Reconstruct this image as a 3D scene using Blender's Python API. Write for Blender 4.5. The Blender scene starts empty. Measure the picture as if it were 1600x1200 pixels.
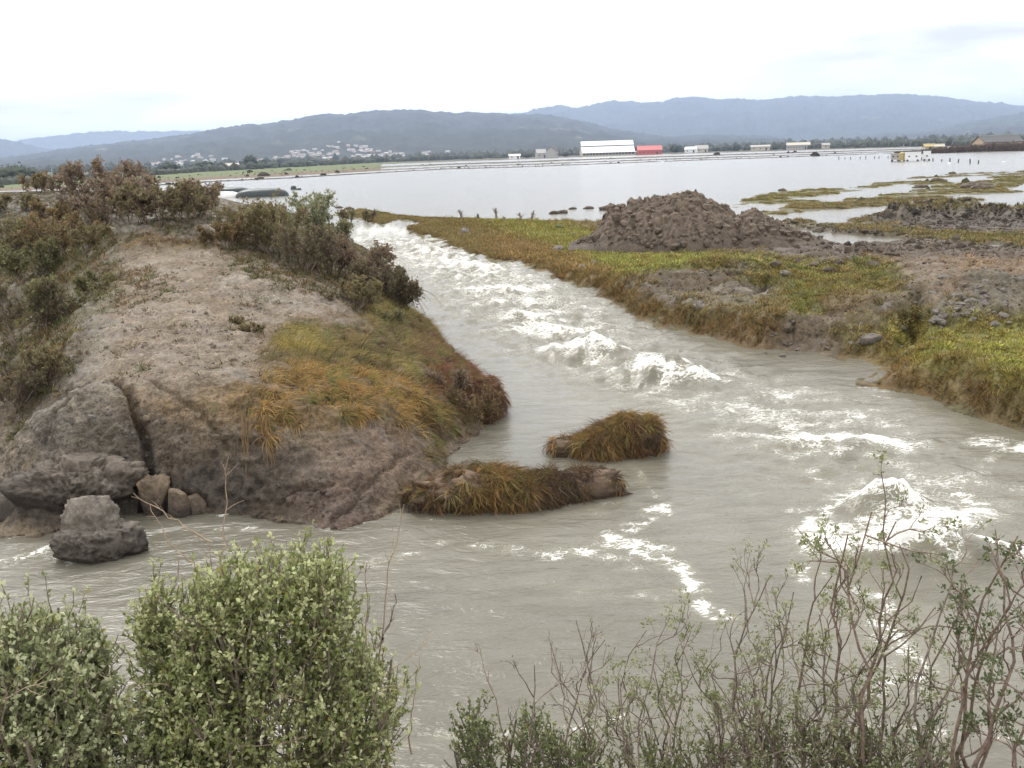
import bpy, bmesh, math, random
import numpy as np
from mathutils import Matrix, Vector

random.seed(7)
RNG = np.random.default_rng(7)
sc = bpy.context.scene
COL = sc.collection

# ------------------------------------------------------------------ camera
F_PX = 1540.0
CAM = np.array([0.0, 0.0, 5.0])
PITCH = math.radians(13.19)
ROLL = math.radians(1.89)
_F = np.array([0, math.cos(PITCH), -math.sin(PITCH)])
_U0 = np.array([0, math.sin(PITCH), math.cos(PITCH)])
_X = np.array([1.0, 0, 0])
_R = math.cos(ROLL) * _X - math.sin(ROLL) * _U0
_U = math.cos(ROLL) * _U0 + math.sin(ROLL) * _X
cam_d = bpy.data.cameras.new("camera")
cam = bpy.data.objects.new("camera", cam_d)
COL.objects.link(cam)
m = Matrix.Identity(4)
for i in range(3):
    m[i][0] = _R[i]; m[i][1] = _U[i]; m[i][2] = -_F[i]; m[i][3] = CAM[i]
cam.matrix_world = m
cam_d.sensor_width = 36.0
cam_d.lens = 36.0 * F_PX / 1600.0
cam_d.clip_start = 0.05
cam_d.clip_end = 60000
sc.camera = cam

# ------------------------------------------------------------------ world, sun, exposure
SUN_EL = math.radians(50); SUN_AZ = math.radians(-25)   # az measured from +Y towards +X
world = bpy.data.worlds.new("World"); sc.world = world; world.use_nodes = True
wn = world.node_tree.nodes; wl = world.node_tree.links; wn.clear()
w_out = wn.new("ShaderNodeOutputWorld")
sky = wn.new("ShaderNodeTexSky"); sky.sky_type = 'NISHITA'; sky.sun_disc = False
sky.sun_elevation = SUN_EL; sky.sun_rotation = SUN_AZ
bg_sky = wn.new("ShaderNodeBackground"); bg_sky.inputs[1].default_value = 0.05
bg_cl = wn.new("ShaderNodeBackground"); bg_cl.inputs[1].default_value = 1.5
mixs = wn.new("ShaderNodeMixShader"); mixs.inputs[0].default_value = 0.95
tc = wn.new("ShaderNodeTexCoord")
mp = wn.new("ShaderNodeMapping"); mp.inputs['Scale'].default_value = (1.0, 1.0, 4.5); mp.inputs['Location'].default_value = (3.1, 0.4, 1.9)
nz = wn.new("ShaderNodeTexNoise"); nz.inputs['Scale'].default_value = 1.9; nz.inputs['Detail'].default_value = 5; nz.inputs['Roughness'].default_value = 0.5; nz.inputs['Distortion'].default_value = 0.25
cr = wn.new("ShaderNodeValToRGB")
cr.color_ramp.elements[0].position = 0.34; cr.color_ramp.elements[0].color = (0.47, 0.465, 0.46, 1)
cr.color_ramp.elements[1].position = 0.50; cr.color_ramp.elements[1].color = (1.0, .985, .97, 1)
wl.new(tc.outputs['Generated'], mp.inputs[0]); wl.new(mp.outputs[0], nz.inputs[0]); _acc = nz.outputs['Fac']
def wmath(op, a, b=None, c=None):
    n = wn.new('ShaderNodeMath'); n.operation = op
    for i, v in enumerate((a, b, c)):
        if v is None: continue
        if isinstance(v, (int, float)): n.inputs[i].default_value = v
        else: wl.new(v, n.inputs[i])
    return n.outputs[0]
for (cpx, cpy, wide, high, k_) in ((90, 158, .20, .022, .15), (40, 120, .3, .05, .05), (1150, 62, .22, .02, .03)):
    d0 = (cpx - 800) / F_PX * _R + (600 - cpy) / F_PX * _U + _F; d0 = d0 / np.linalg.norm(d0)
    sb = wn.new('ShaderNodeVectorMath'); sb.operation = 'SUBTRACT'; wl.new(tc.outputs['Generated'], sb.inputs[0]); sb.inputs[1].default_value = tuple(d0)
    ml = wn.new('ShaderNodeVectorMath'); ml.operation = 'MULTIPLY'; wl.new(sb.outputs[0], ml.inputs[0]); ml.inputs[1].default_value = (1 / wide, 1 / wide, 1 / high)
    ln = wn.new('ShaderNodeVectorMath'); ln.operation = 'LENGTH'; wl.new(ml.outputs[0], ln.inputs[0])
    nn_ = wn.new('ShaderNodeTexNoise'); nn_.inputs['Scale'].default_value = 9; nn_.inputs['Detail'].default_value = 5; wl.new(mp.outputs[0], nn_.inputs[0])
    r_ = wmath('ADD', ln.outputs['Value'], wmath('MULTIPLY', wmath('SUBTRACT', nn_.outputs['Fac'], .5), 1.6)); g_ = wmath('EXPONENT', wmath('MULTIPLY', wmath('MULTIPLY', r_, r_), -1.0))
    _acc = wmath('SUBTRACT', _acc, wmath('MULTIPLY', g_, k_))
wl.new(_acc, cr.inputs[0])
wl.new(cr.outputs[0], bg_cl.inputs[0]); wl.new(sky.outputs[0], bg_sky.inputs[0])
wl.new(bg_sky.outputs[0], mixs.inputs[1]); wl.new(bg_cl.outputs[0], mixs.inputs[2]); wl.new(mixs.outputs[0], w_out.inputs[0])

sun_d = bpy.data.lights.new("sun", 'SUN'); sun_d.energy = 1.5; sun_d.angle = math.radians(22); sun_d.color = (1.0, 0.96, 0.9)
sun = bpy.data.objects.new("sun", sun_d); COL.objects.link(sun)
_sd = Vector((math.sin(SUN_AZ) * math.cos(SUN_EL), math.cos(SUN_AZ) * math.cos(SUN_EL), math.sin(SUN_EL)))
sun.rotation_euler = (-_sd).to_track_quat('-Z', 'Y').to_euler(); sun.location = (0, 0, 50)
sc.view_settings.view_transform = 'Standard'; sc.view_settings.look = 'None'
sc.view_settings.exposure = 0.5; sc.view_settings.gamma = 1.0; sc.view_settings.use_curve_mapping = False
sc.render.engine = 'CYCLES'
sc.cycles.use_denoising = True
sc.cycles.max_bounces = 6; sc.cycles.diffuse_bounces = 3; sc.cycles.glossy_bounces = 2; sc.cycles.transmission_bounces = 2
sc.cycles.volume_bounces = 4; sc.cycles.caustics_reflective = False; sc.cycles.caustics_refractive = False

# ------------------------------------------------------------------ geometry of the view
def rays(px, py):
    px = np.asarray(px, float); py = np.asarray(py, float)
    a = (px - 800) / F_PX; b = (600 - py) / F_PX
    return a[..., None] * _R + b[..., None] * _U + _F
def gp(px, py, z=0.0):
    d = rays(px, py); t = (np.asarray(z, float) - CAM[2]) / d[..., 2]
    return CAM + t[..., None] * d
def at_dist(px, py, D):
    """point on the ray through a pixel, at horizontal distance D"""
    d = rays(px, py); h = np.hypot(d[..., 0], d[..., 1])
    return CAM + d * (np.asarray(D, float) / h)[..., None]
def proj(P):
    v = P - CAM; zc = np.maximum(v @ _F, 1e-6)
    return 800 + F_PX * (v @ _R) / zc, 600 - F_PX * (v @ _U) / zc
def horizon(px): return 265.5 - 0.033 * px

# ------------------------------------------------------------------ noise in numpy
_perm = np.random.default_rng(3).permutation(256).astype(np.int64)
_perm = np.concatenate([_perm, _perm, _perm])
_g = np.random.default_rng(4).normal(size=(256, 3)); _g /= np.linalg.norm(_g, axis=1)[:, None]
def noise3(x, y, z):
    xi = np.floor(x).astype(np.int64); yi = np.floor(y).astype(np.int64); zi = np.floor(z).astype(np.int64)
    xf = x - xi; yf = y - yi; zf = z - zi
    u = xf * xf * xf * (xf * (xf * 6 - 15) + 10); v = yf * yf * yf * (yf * (yf * 6 - 15) + 10); w = zf * zf * zf * (zf * (zf * 6 - 15) + 10)
    r = 0
    for dx in (0, 1):
        for dy in (0, 1):
            for dz in (0, 1):
                h = _perm[_perm[_perm[(xi + dx) & 255] + ((yi + dy) & 255)] + ((zi + dz) & 255)]
                g = _g[h]
                d = g[..., 0] * (xf - dx) + g[..., 1] * (yf - dy) + g[..., 2] * (zf - dz)
                r = r + d * (u if dx else 1 - u) * (v if dy else 1 - v) * (w if dz else 1 - w)
    return r * 1.5
def noise2(x, y, seed):
    x = x.astype(np.float32); y = y.astype(np.float32)
    xi = np.floor(x); yi = np.floor(y); xf = x - xi; yf = y - yi
    xi = xi.astype(np.int32); yi = yi.astype(np.int32)
    u = xf * xf * xf * (xf * (xf * 6 - 15) + 10); v = yf * yf * yf * (yf * (yf * 6 - 15) + 10)
    a0 = _P32[(xi + seed) & 255]; a1 = _P32[(xi + 1 + seed) & 255]
    def c(a, dy, fx):
        h = _P32[a + ((yi + dy) & 255)]
        return _G2x[h] * fx + _G2y[h] * (yf - dy)
    n0 = c(a0, 0, xf); n1 = c(a1, 0, xf - 1); m0 = c(a0, 1, xf); m1 = c(a1, 1, xf - 1)
    p = n0 + (n1 - n0) * u; q = m0 + (m1 - m0) * u
    return (p + (q - p) * v) * 1.45
_P32 = _perm.astype(np.int32); _th = np.random.default_rng(9).random(256) * 2 * np.pi
_G2x = np.cos(_th).astype(np.float32); _G2y = np.sin(_th).astype(np.float32)
def fbm(x, y, z=0.0, oct=4, rough=0.5, ridged=False):
    flat = np.isscalar(z)
    a = 1.0; s = 0; tot = 0; f = 1.0
    for o in range(oct):
        if flat: n = noise2(x * f + 17.3 * o, y * f + 5.1 * o, int(z * 37) + 11 * o)
        else: n = noise3(x * f + 17.3 * o, y * f + 5.1 * o, z * f + 9.7 * o)
        if ridged: n = 1 - 2 * np.abs(n) * 1.6
        s = s + a * n; tot += a; a *= rough; f *= 2.03
    return s / tot
def sstep(a, b, x):
    t = np.clip((x - a) / (b - a), 0, 1); return t * t * (3 - 2 * t)
def poly_sd(P, X, Y):
    """signed distance to a polygon in plan, positive inside"""
    d2 = np.full(X.shape, 1e12); inside = np.zeros(X.shape, bool); n = len(P)
    for i in range(n):
        ax, ay = P[i]; bx, by = P[(i + 1) % n]
        ex, ey = bx - ax, by - ay; L = ex * ex + ey * ey + 1e-12
        t = np.clip(((X - ax) * ex + (Y - ay) * ey) / L, 0, 1)
        d2 = np.minimum(d2, (X - ax - t * ex) ** 2 + (Y - ay - t * ey) ** 2)
        c = ((ay > Y) != (by > Y)) & (X < ex * (Y - ay) / (ey if abs(ey) > 1e-12 else 1e-12) + ax)
        inside ^= c
    d = np.sqrt(d2); return np.where(inside, d, -d)
def poly_near(P, X, Y, reach):
    """poly_sd, but only worked out within reach of the polygon; -reach elsewhere"""
    P = np.asarray(P); out = np.full(X.shape, -float(reach))
    k = (X > P[:, 0].min() - reach) & (X < P[:, 0].max() + reach) & (Y > P[:, 1].min() - reach) & (Y < P[:, 1].max() + reach)
    if k.any(): out[k] = np.maximum(poly_sd(P, X[k], Y[k]), -reach)
    return out
def line_near(P, X, Y, reach):
    P = np.asarray(P); out = np.full(X.shape, float(reach))
    k = (X > P[:, 0].min() - reach) & (X < P[:, 0].max() + reach) & (Y > P[:, 1].min() - reach) & (Y < P[:, 1].max() + reach)
    if k.any(): out[k] = line_d(P, X[k], Y[k])
    return out
def line_d(P, X, Y):
    d2 = np.full(X.shape, 1e12)
    for i in range(len(P) - 1):
        ax, ay = P[i][:2]; bx, by = P[i + 1][:2]
        ex, ey = bx - ax, by - ay; L = ex * ex + ey * ey + 1e-12
        t = np.clip(((X - ax) * ex + (Y - ay) * ey) / L, 0, 1)
        d2 = np.minimum(d2, (X - ax - t * ex) ** 2 + (Y - ay - t * ey) ** 2)
    return np.sqrt(d2)
def plan(pts, z=0.0):
    a = np.array(pts, float); return gp(a[:, 0], a[:, 1], z)[:, :2]
class RBF:
    def __init__(s, P, V):
        s.P = P; D = np.linalg.norm(P[:, None] - P[None], axis=2)
        n = len(P); A = np.zeros((n + 1, n + 1)); A[:n, :n] = -D; A[:n, n] = 1; A[n, :n] = 1
        A[:n, :n] -= np.eye(n) * 0.02
        s.w = np.linalg.solve(A, np.concatenate([V, [0]]))
    def __call__(s, X, Y):
        r = np.zeros(X.shape) + s.w[-1]
        for i, p in enumerate(s.P): r -= s.w[i] * np.hypot(X - p[0], Y - p[1])
        return r

# ------------------------------------------------------------------ object helpers
def tag(o, label=None, cat=None, group=None, kind=None):
    if label: o['label'] = label
    if cat: o['category'] = cat
    if group: o['group'] = group
    if kind: o['kind'] = kind
    return o
def empty(name, loc=(0, 0, 0), rz=0.0, **k):
    o = bpy.data.objects.new(name, None); o.empty_display_size = 0.1; COL.objects.link(o)
    o.location = tuple(float(v) for v in loc); o.rotation_euler = (0, 0, rz)
    return tag(o, **k)
def link(name, me, mat=None, parent=None, loc=None, **k):
    o = bpy.data.objects.new(name, me); COL.objects.link(o)
    if mat is not None and len(me.materials) == 0: me.materials.append(mat)
    if parent is not None: o.parent = parent
    if loc is not None: o.location = tuple(float(v) for v in loc)
    return tag(o, **k)
def np_mesh(name, V, faces, smooth=True, colors=None, floats=None):
    """faces: one (n,3)/(n,4) array or a list of them"""
    me = bpy.data.meshes.new(name)
    if not isinstance(faces, (list, tuple)): faces = [faces]
    faces = [np.asarray(f, np.int32) for f in faces if len(f)]
    V = np.asarray(V, np.float32)
    me.vertices.add(len(V)); me.vertices.foreach_set("co", V.ravel())
    nl = sum(f.size for f in faces); nf = sum(len(f) for f in faces)
    me.loops.add(nl); me.polygons.add(nf)
    me.loops.foreach_set("vertex_index", np.concatenate([f.ravel() for f in faces]))
    cnt = np.concatenate([np.full(len(f), f.shape[1], np.int32) for f in faces])
    st = np.concatenate([[0], np.cumsum(cnt)[:-1]]).astype(np.int32)
    me.polygons.foreach_set("loop_start", st)
    me.polygons.foreach_set("use_smooth", np.full(nf, smooth))
    me.update(calc_edges=True)
    for n, c in (colors or {}).items():
        a = me.attributes.new(n, 'FLOAT_COLOR', 'POINT')
        c4 = np.ones((len(V), 4), np.float32); c4[:, :3] = c; a.data.foreach_set("color", c4.ravel())
    for n, c in (floats or {}).items():
        a = me.attributes.new(n, 'FLOAT', 'POINT'); a.data.foreach_set("value", np.asarray(c, np.float32).ravel())
    return me
def grid_faces(nr, nc, keep=None):
    i = np.arange(nr * nc).reshape(nr, nc)
    f = np.stack([i[:-1, :-1], i[:-1, 1:], i[1:, 1:], i[1:, :-1]], -1).reshape(-1, 4)
    if keep is not None:
        k = keep.ravel()[f].any(1); f = f[k]
    return f
def compact(V, f, *arrs):
    used = np.zeros(len(V), bool); used[f.ravel()] = True
    mp_ = np.cumsum(used) - 1
    return V[used], mp_[f], [a[used] for a in arrs]
def polar(az0, az1, nc, dists):
    """plan grid, finer close to where the viewer stands"""
    az = np.radians(np.linspace(az0, az1, nc)); D = np.asarray(dists)
    return np.sin(az)[None] * D[:, None], np.cos(az)[None] * D[:, None]

# ------------------------------------------------------------------ materials
def nodes_of(name):
    mt = bpy.data.materials.new(name); mt.use_nodes = True
    nt = mt.node_tree; b = nt.nodes['Principled BSDF']
    return mt, nt, b
def N(nt, t, **k):
    n = nt.nodes.new(t)
    for a, v in k.items():
        if a in n.inputs.keys() if isinstance(a, str) else False: n.inputs[a].default_value = v
        else: setattr(n, a, v)
    return n
def mathn(nt, op, a, b=None, c=None, clamp=False):
    n = nt.nodes.new('ShaderNodeMath'); n.operation = op; n.use_clamp = clamp
    for i, v in enumerate((a, b, c)):
        if v is None: continue
        if isinstance(v, (int, float)): n.inputs[i].default_value = v
        else: nt.links.new(v, n.inputs[i])
    return n.outputs[0]
def noise_n(nt, vec, scale, detail=4, rough=0.55, dist=0.0, out='Fac'):
    n = nt.nodes.new('ShaderNodeTexNoise'); n.inputs['Scale'].default_value = scale; n.inputs['Detail'].default_value = detail
    n.inputs['Roughness'].default_value = rough; n.inputs['Distortion'].default_value = dist
    if vec is not None: nt.links.new(vec, n.inputs['Vector'])
    return n.outputs[out]
def ramp_n(nt, fac, stops):
    r = nt.nodes.new('ShaderNodeValToRGB'); e = r.color_ramp.elements
    while len(e) < len(stops): e.new(0.5)
    for i, (p, c) in enumerate(stops):
        e[i].position = p; e[i].color = (*c, 1) if len(c) == 3 else c
    nt.links.new(fac, r.inputs[0]); return r.outputs[0]
def mixc(nt, fac, a, b, mode='MIX'):
    n = nt.nodes.new('ShaderNodeMix'); n.data_type = 'RGBA'; n.blend_type = mode
    if isinstance(fac, (int, float)): n.inputs[0].default_value = fac
    else: nt.links.new(fac, n.inputs[0])
    for i, v in ((6, a), (7, b)):
        if isinstance(v, tuple): n.inputs[i].default_value = (*v, 1)
        else: nt.links.new(v, n.inputs[i])
    return n.outputs[2]
def attr_n(nt, name, typ='GEOMETRY', out='Color'):
    n = nt.nodes.new('ShaderNodeAttribute'); n.attribute_name = name; n.attribute_type = typ; return n.outputs[out]
def objco(nt):
    return nt.nodes.new('ShaderNodeTexCoord').outputs['Object']
def bump_n(nt, h, strength, dist, prev=None):
    b = nt.nodes.new('ShaderNodeBump'); b.inputs['Strength'].default_value = strength; b.inputs['Distance'].default_value = dist
    nt.links.new(h, b.inputs['Height'])
    if prev is not None: nt.links.new(prev, b.inputs['Normal'])
    return b.outputs[0]

def ground_mat(name, s_fine=22.0, bump=0.03, rough=0.75, contrast=0.5, gain=1.0):
    """colour comes from the 'tint' attribute (what the soil or turf is), grain and grit from noise"""
    mt, nt, b = nodes_of(name); co = objco(nt); base = attr_n(nt, 'tint')
    n1 = mathn(nt, 'ADD', mathn(nt, 'MULTIPLY', noise_n(nt, co, s_fine, 7, 0.75), .6), mathn(nt, 'MULTIPLY', noise_n(nt, co, s_fine * 2.7, 5, 0.75), .4)); n2 = noise_n(nt, co, s_fine * 0.17, 5, 0.6, 0.6)
    k = mathn(nt, 'MINIMUM', mathn(nt, 'MAXIMUM', mathn(nt, 'MULTIPLY_ADD', n1, contrast * 11.0, 1 - contrast * 5.5), .42), 1.6)
    k2 = mathn(nt, 'MULTIPLY_ADD', n2, contrast * 2.6, 1 - contrast * 1.3)
    ms = nt.nodes.new('ShaderNodeMapping'); ms.inputs['Scale'].default_value = (1.2, 1.2, 11.0); nt.links.new(co, ms.inputs[0]); st_ = mathn(nt, 'MULTIPLY_ADD', noise_n(nt, ms.outputs[0], 1.4, 5, .7, .4), 1.5, .28)
    kk = mathn(nt, 'MAXIMUM', mathn(nt, 'MULTIPLY', mathn(nt, 'MULTIPLY', k, k2), st_), .2)
    c = nt.nodes.new('ShaderNodeVectorMath'); c.operation = 'SCALE'; nt.links.new(base, c.inputs[0]); nt.links.new(kk, c.inputs['Scale'])
    n3 = noise_n(nt, co, s_fine * 0.5, 3, 0.5)
    warm = mixc(nt, mathn(nt, 'MULTIPLY', n3, 0.5), c.outputs[0], (0.92, 0.97, 1.02), 'MULTIPLY')
    dk = nt.nodes.new('ShaderNodeVectorMath'); dk.operation = 'SCALE'; nt.links.new(warm, dk.inputs[0]); dk.inputs['Scale'].default_value = gain; wm = mixc(nt, 1.0, dk.outputs[0], (1.05, .985, .85), 'MULTIPLY'); nt.links.new(wm, b.inputs['Base Color'])
    v = nt.nodes.new('ShaderNodeTexVoronoi'); v.inputs['Scale'].default_value = s_fine * 0.45; nt.links.new(co, v.inputs['Vector'])
    h = mathn(nt, 'ADD', mathn(nt, 'MULTIPLY', n1, 1.0), mathn(nt, 'MULTIPLY', v.outputs['Distance'], 0.35))
    nt.links.new(bump_n(nt, h, 0.8, bump), b.inputs['Normal'])
    wet = noise_n(nt, co, 1.3, 3, 0.5)
    nt.links.new(ramp_n(nt, wet, [(0.35, (rough - 0.2,) * 3), (0.6, (rough + 0.15,) * 3)]), b.inputs['Roughness'])
    b.inputs['Specular IOR Level'].default_value = 0.35
    return mt
def tint_mat(name, typ='GEOMETRY', rough=0.7, noise=0.0, scale=8.0, trans=0.0, spec=0.25):
    mt, nt, b = nodes_of(name); c = attr_n(nt, 'tint', typ)
    if noise:
        k = mathn(nt, 'MULTIPLY_ADD', noise_n(nt, objco(nt), scale, 4, 0.6), noise * 2, 1 - noise)
        s = nt.nodes.new('ShaderNodeVectorMath'); s.operation = 'SCALE'; nt.links.new(c, s.inputs[0]); nt.links.new(k, s.inputs['Scale']); c = s.outputs[0]
    nt.links.new(c, b.inputs['Base Color']); b.inputs['Roughness'].default_value = rough; b.inputs['Specular IOR Level'].default_value = spec
    if trans:
        tr = nt.nodes.new('ShaderNodeBsdfTranslucent'); nt.links.new(c, tr.inputs[0])
        mx = nt.nodes.new('ShaderNodeMixShader'); mx.inputs[0].default_value = trans
        nt.links.new(b.outputs[0], mx.inputs[1]); nt.links.new(tr.outputs[0], mx.inputs[2])
        nt.links.new(mx.outputs[0], nt.nodes['Material Output'].inputs[0])
    return mt
def plain_mat(name, col, rough=0.7, noise=0.18, scale=3.0, bump=0.0, spec=0.3):
    mt, nt, b = nodes_of(name); co = objco(nt); n = noise_n(nt, co, scale, 6, 0.65)
    d = tuple(max(0, c * (1 - noise * 2)) for c in col); l = tuple(min(1, c * (1 + noise)) for c in col)
    nt.links.new(ramp_n(nt, n, [(0.3, d), (0.7, l)]), b.inputs['Base Color'])
    b.inputs['Roughness'].default_value = rough; b.inputs['Specular IOR Level'].default_value = spec
    if bump: nt.links.new(bump_n(nt, n, 0.7, bump), b.inputs['Normal'])
    return mt

M_GROUND = ground_mat('river_mud', 13.0, 0.05, 0.7, 0.55, 0.60)
M_FIELD = ground_mat('farmland_soil', 0.25, 0.05, 0.85, 0.35)
M_HILL = ground_mat('forested_hillside', 0.02, 6.0, 0.95, 0.75)
M_BLADE = tint_mat('grass_blades', 'INSTANCER', 0.75, 0, 8, 0.25)
M_LEAF = tint_mat('leaf_green', 'GEOMETRY', 0.6, 0, 8, 0.40, 0.35)
M_BARK = plain_mat('grey_brown_bark', (0.24, 0.19, 0.155), 0.85, 0.3, 60.0, 0.002)
M_BARK2 = plain_mat('reddish_twig_bark', (0.255, 0.185, 0.145), 0.8, 0.3, 50.0, 0.002)
M_DEAD = plain_mat('dry_pale_stalk', (0.36, 0.27, 0.19), 0.8, 0.2, 60.0)
M_ROCKMUD = plain_mat('clay_lump', (0.155, 0.135, 0.12), 0.7, 0.4, 5.0, 0.05)
M_STONE = plain_mat('grey_stone', (0.17, 0.15, 0.13), 0.75, 0.35, 2.0, 0.04)

# ------------------------------------------------------------------ land heights (plan functions of x, y)
LEFT_SHORE = [(0,838),(60,838),(120,822),(180,806),(235,797),(300,800),(360,805),(420,808),(480,820),(530,832),(570,818),(620,800),
  (660,778),(690,745),(700,712),(722,690),(752,668),(776,632),(770,600),(735,575),(712,556),(690,535),(658,508),(634,490),(630,460),(612,430),
  (585,400),(558,382),(530,362),(505,344),(455,338),(390,328),(340,317),(280,307),(150,298),(-100,300),(-500,330),(-500,420),(-20,400),
  (0,480),(-60,560),(-80,650),(-12,733),(18,752),(-10,785)]
LEFT_CTRL = [(110,612,1.7),(160,600,1.62),(200,630,1.5),(300,655,1.25),(400,665,1.15),(480,668,1.05),(560,655,1.0),(620,650,.85),(650,620,.85),
  (110,700,1.0),(200,720,.8),(300,730,.62),(400,735,.58),(480,745,.5),(560,740,.5),(620,720,.45),(60,760,.45),(20,700,.7),(60,650,1.2),(0,645,.75),(30,600,.9),
  (250,480,1.95),(350,500,1.75),(450,520,1.45),(520,560,1.2),(350,570,1.5),(250,560,1.65),(420,440,2.1),(350,420,2.35),(250,400,2.55),(300,385,2.7),
  (205,372,2.8),(170,395,2.6),(250,368,2.85),(310,365,2.85),(165,352,3.2),(200,345,3.35),(250,343,3.35),(310,342,3.35),(345,350,3.1),(400,365,2.6),(440,385,2.3),(330,360,3.0),
  (150,470,2.0),(125,520,1.85),(190,425,2.3),(100,440,1.7),(60,480,.9),(60,400,1.9),(0,430,.5),(60,540,1.1),(20,350,2.4),(80,330,3.0),(130,320,3.2),(100,300,3.1),(0,304,3.0),(-80,306,2.8),(250,318,3.2),
  (330,305,2.4),(340,330,2.6),(370,318,.9),(420,335,.8),(450,350,1.2),(490,352,.6),(520,380,.8),(560,400,.7),(500,420,1.5),(560,450,1.2),(600,425,.75),(600,455,.9),(618,470,.9),(560,490,1.2),
  (630,500,.75),(600,520,.95),(650,530,.75),(700,560,.6),(690,600,.65),(740,590,.45),(755,630,.35),(700,650,.35),(670,690,.3),(660,640,.65)]
_c = np.array(LEFT_CTRL, float); _cp = gp(_c[:, 0], _c[:, 1], _c[:, 2])
L_POLY = plan(LEFT_SHORE)
_ring = L_POLY[[i for i in range(len(L_POLY)) if L_POLY[i][1] < 200]]
L_RBF = RBF(np.concatenate([_cp[:, :2], _ring]), np.concatenate([_c[:, 2], np.zeros(len(_ring))]))
def left_h(X, Y):
    k = (X < 1.5) & (X < 6.5 - Y * .19) & (Y > 11.5)
    out = np.full(X.shape, -1.5)
    if k.any(): out[k] = _left_h(X[k], Y[k])
    return out
def _left_h(X, Y):
    sd = poly_sd(L_POLY, X, Y); h = L_RBF(X, Y)
    sd = sd + 0.25 * fbm(X * .8, Y * .8, 1.0, 3) * np.clip(np.hypot(X, Y) / 20, .5, 2)
    return np.where(sd > 0, np.maximum(h, 0.03) * sstep(-.25, .3, sd) , -0.1 + np.maximum(sd, -3) * .5)

RIGHT_SHORE = [(520,336),(560,348),(598,357),(612,352),(640,365),(690,387),(740,405),(800,412),(850,427),(880,441),(930,456),(950,472),(1000,501),(1050,514),
  (1120,532),(1180,546),(1230,549),(1290,556),(1340,566),(1372,578),(1345,592),(1342,602),(1390,612),(1450,622),(1500,645),(1560,668),(1600,678),(1700,700),(1900,745),
  (2500,800),(2600,420),(2300,290),(1700,264),(1600,266),(1500,270),(1430,276),(1350,289),(1250,297),(1190,303),(1130,322),(1060,336),(930,347),(780,343),(650,339),(600,331),(560,326)]
R_POLY = plan(RIGHT_SHORE)
PUDDLES = [[(1120,352),(1160,342),(1200,337),(1300,328),(1400,322),(1424,330),(1400,346),(1420,350),(1350,354),(1300,352),(1260,358),(1210,357)],
  [(1195,360),(1260,358),(1350,368),(1420,372),(1400,380),(1340,380),(1340,390),(1300,392),(1250,380)],
  [(1350,392),(1360,382),(1440,386),(1520,381),(1600,383),(1700,388),(1600,392),(1450,392)],
  [(1394,570),(1404,540),(1434,530),(1446,550),(1430,570)],
  [(1220,312),(1330,300),(1390,290),(1500,288),(1440,296),(1360,308),(1290,316)],
  [(1370,318),(1480,308),(1600,300),(1750,298),(1750,318),(1600,322),(1500,318),(1440,320)],
  [(1230,472),(1190,478),(1165,470),(1200,462)],
  [(1560,300),(1640,276),(1800,276),(1800,296)],
  [(1440,282),(1520,276),(1560,280),(1500,288)],
  [(598,350),(625,344),(660,349),(640,354),(612,360)],
  [(1170,318),(1215,320),(1250,316),(1215,328),(1150,334),(1130,332)]]
PUD_W = [plan(p) for p in PUDDLES]
# bumps and hollows: pixel, height, radii across and along the view in metres
BUMPS = [(1255,470,.32,.9,.8),(1305,455,.28,.8,.7),(1360,470,.2,.9,.7),(1320,500,.25,1.3,.9),(1130,425,.55,2.6,.7),(1080,440,.3,2.2,.7),(1400,450,.35,1.5,1.0),(1570,480,.75,3.2,2.6),(1500,500,.55,2.2,1.8),(1450,545,.12,2,1.2),
  (1330,415,.45,1.6,1.4),(1380,400,.3,3,1.2),(1240,440,.2,1,.7),(1080,490,.12,2.0,.5),(1160,505,.18,1.6,.6),(1200,525,.2,1.2,.6),(960,440,.12,2,1),(1500,590,.12,3.0,1.5),(1650,600,.15,4,2),(1420,590,.1,1.5,.7),
  (1590,440,.5,3,2.5),(1480,455,.25,2,1.5),(1150,455,-.28,2.0,1.0),(1210,465,-.3,1.8,.9),(1050,455,-.1,2,1),(1330,545,-.42,1.5,1.3),(1290,530,-.2,1.5,.8),(1400,525,-.25,2.0,1.0),(1380,560,-.35,1.2,1.0),(1440,425,-.15,2.5,2.5),(1520,410,-.12,6,1.6),
  (870,370,.1,5,3),(700,350,.15,4,3),(1230,395,.15,6,1.5),(1320,385,.3,4,1.2)]
_bw = np.array([gp(b[0], b[1], 0.5)[:2] for b in BUMPS])
RIDGES = [  # crumbly soil ridges: (pixel path, half width m, height m)
  ([(1410,345),(1450,338),(1500,342),(1600,345),(1720,352)], 2.6, 1.25),
  ([(1210,350),(1235,350),(1255,348)], 0.9, .45),
  ([(1260,357),(1300,361),(1340,366),(1400,371),(1440,372)], 1.0, .22),
  ([(1130,372),(1200,378),(1260,386),(1330,392),(1420,394),(1500,396),(1600,396)], 1.2, .22),
  ([(1430,314),(1480,315),(1520,313)], .9, .5),
  ([(1380,404),(1440,402),(1500,402)], 1.2, .15)]
RIDGE_W = [(plan(p), w, h) for p, w, h in RIDGES]
def right_h(X, Y):
    k = (X > -22) & (X > 14 - Y * .55) & (Y > 12)
    out = np.full(X.shape, -1.5)
    if k.any(): out[k] = _right_h(X[k], Y[k])
    return out
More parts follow.
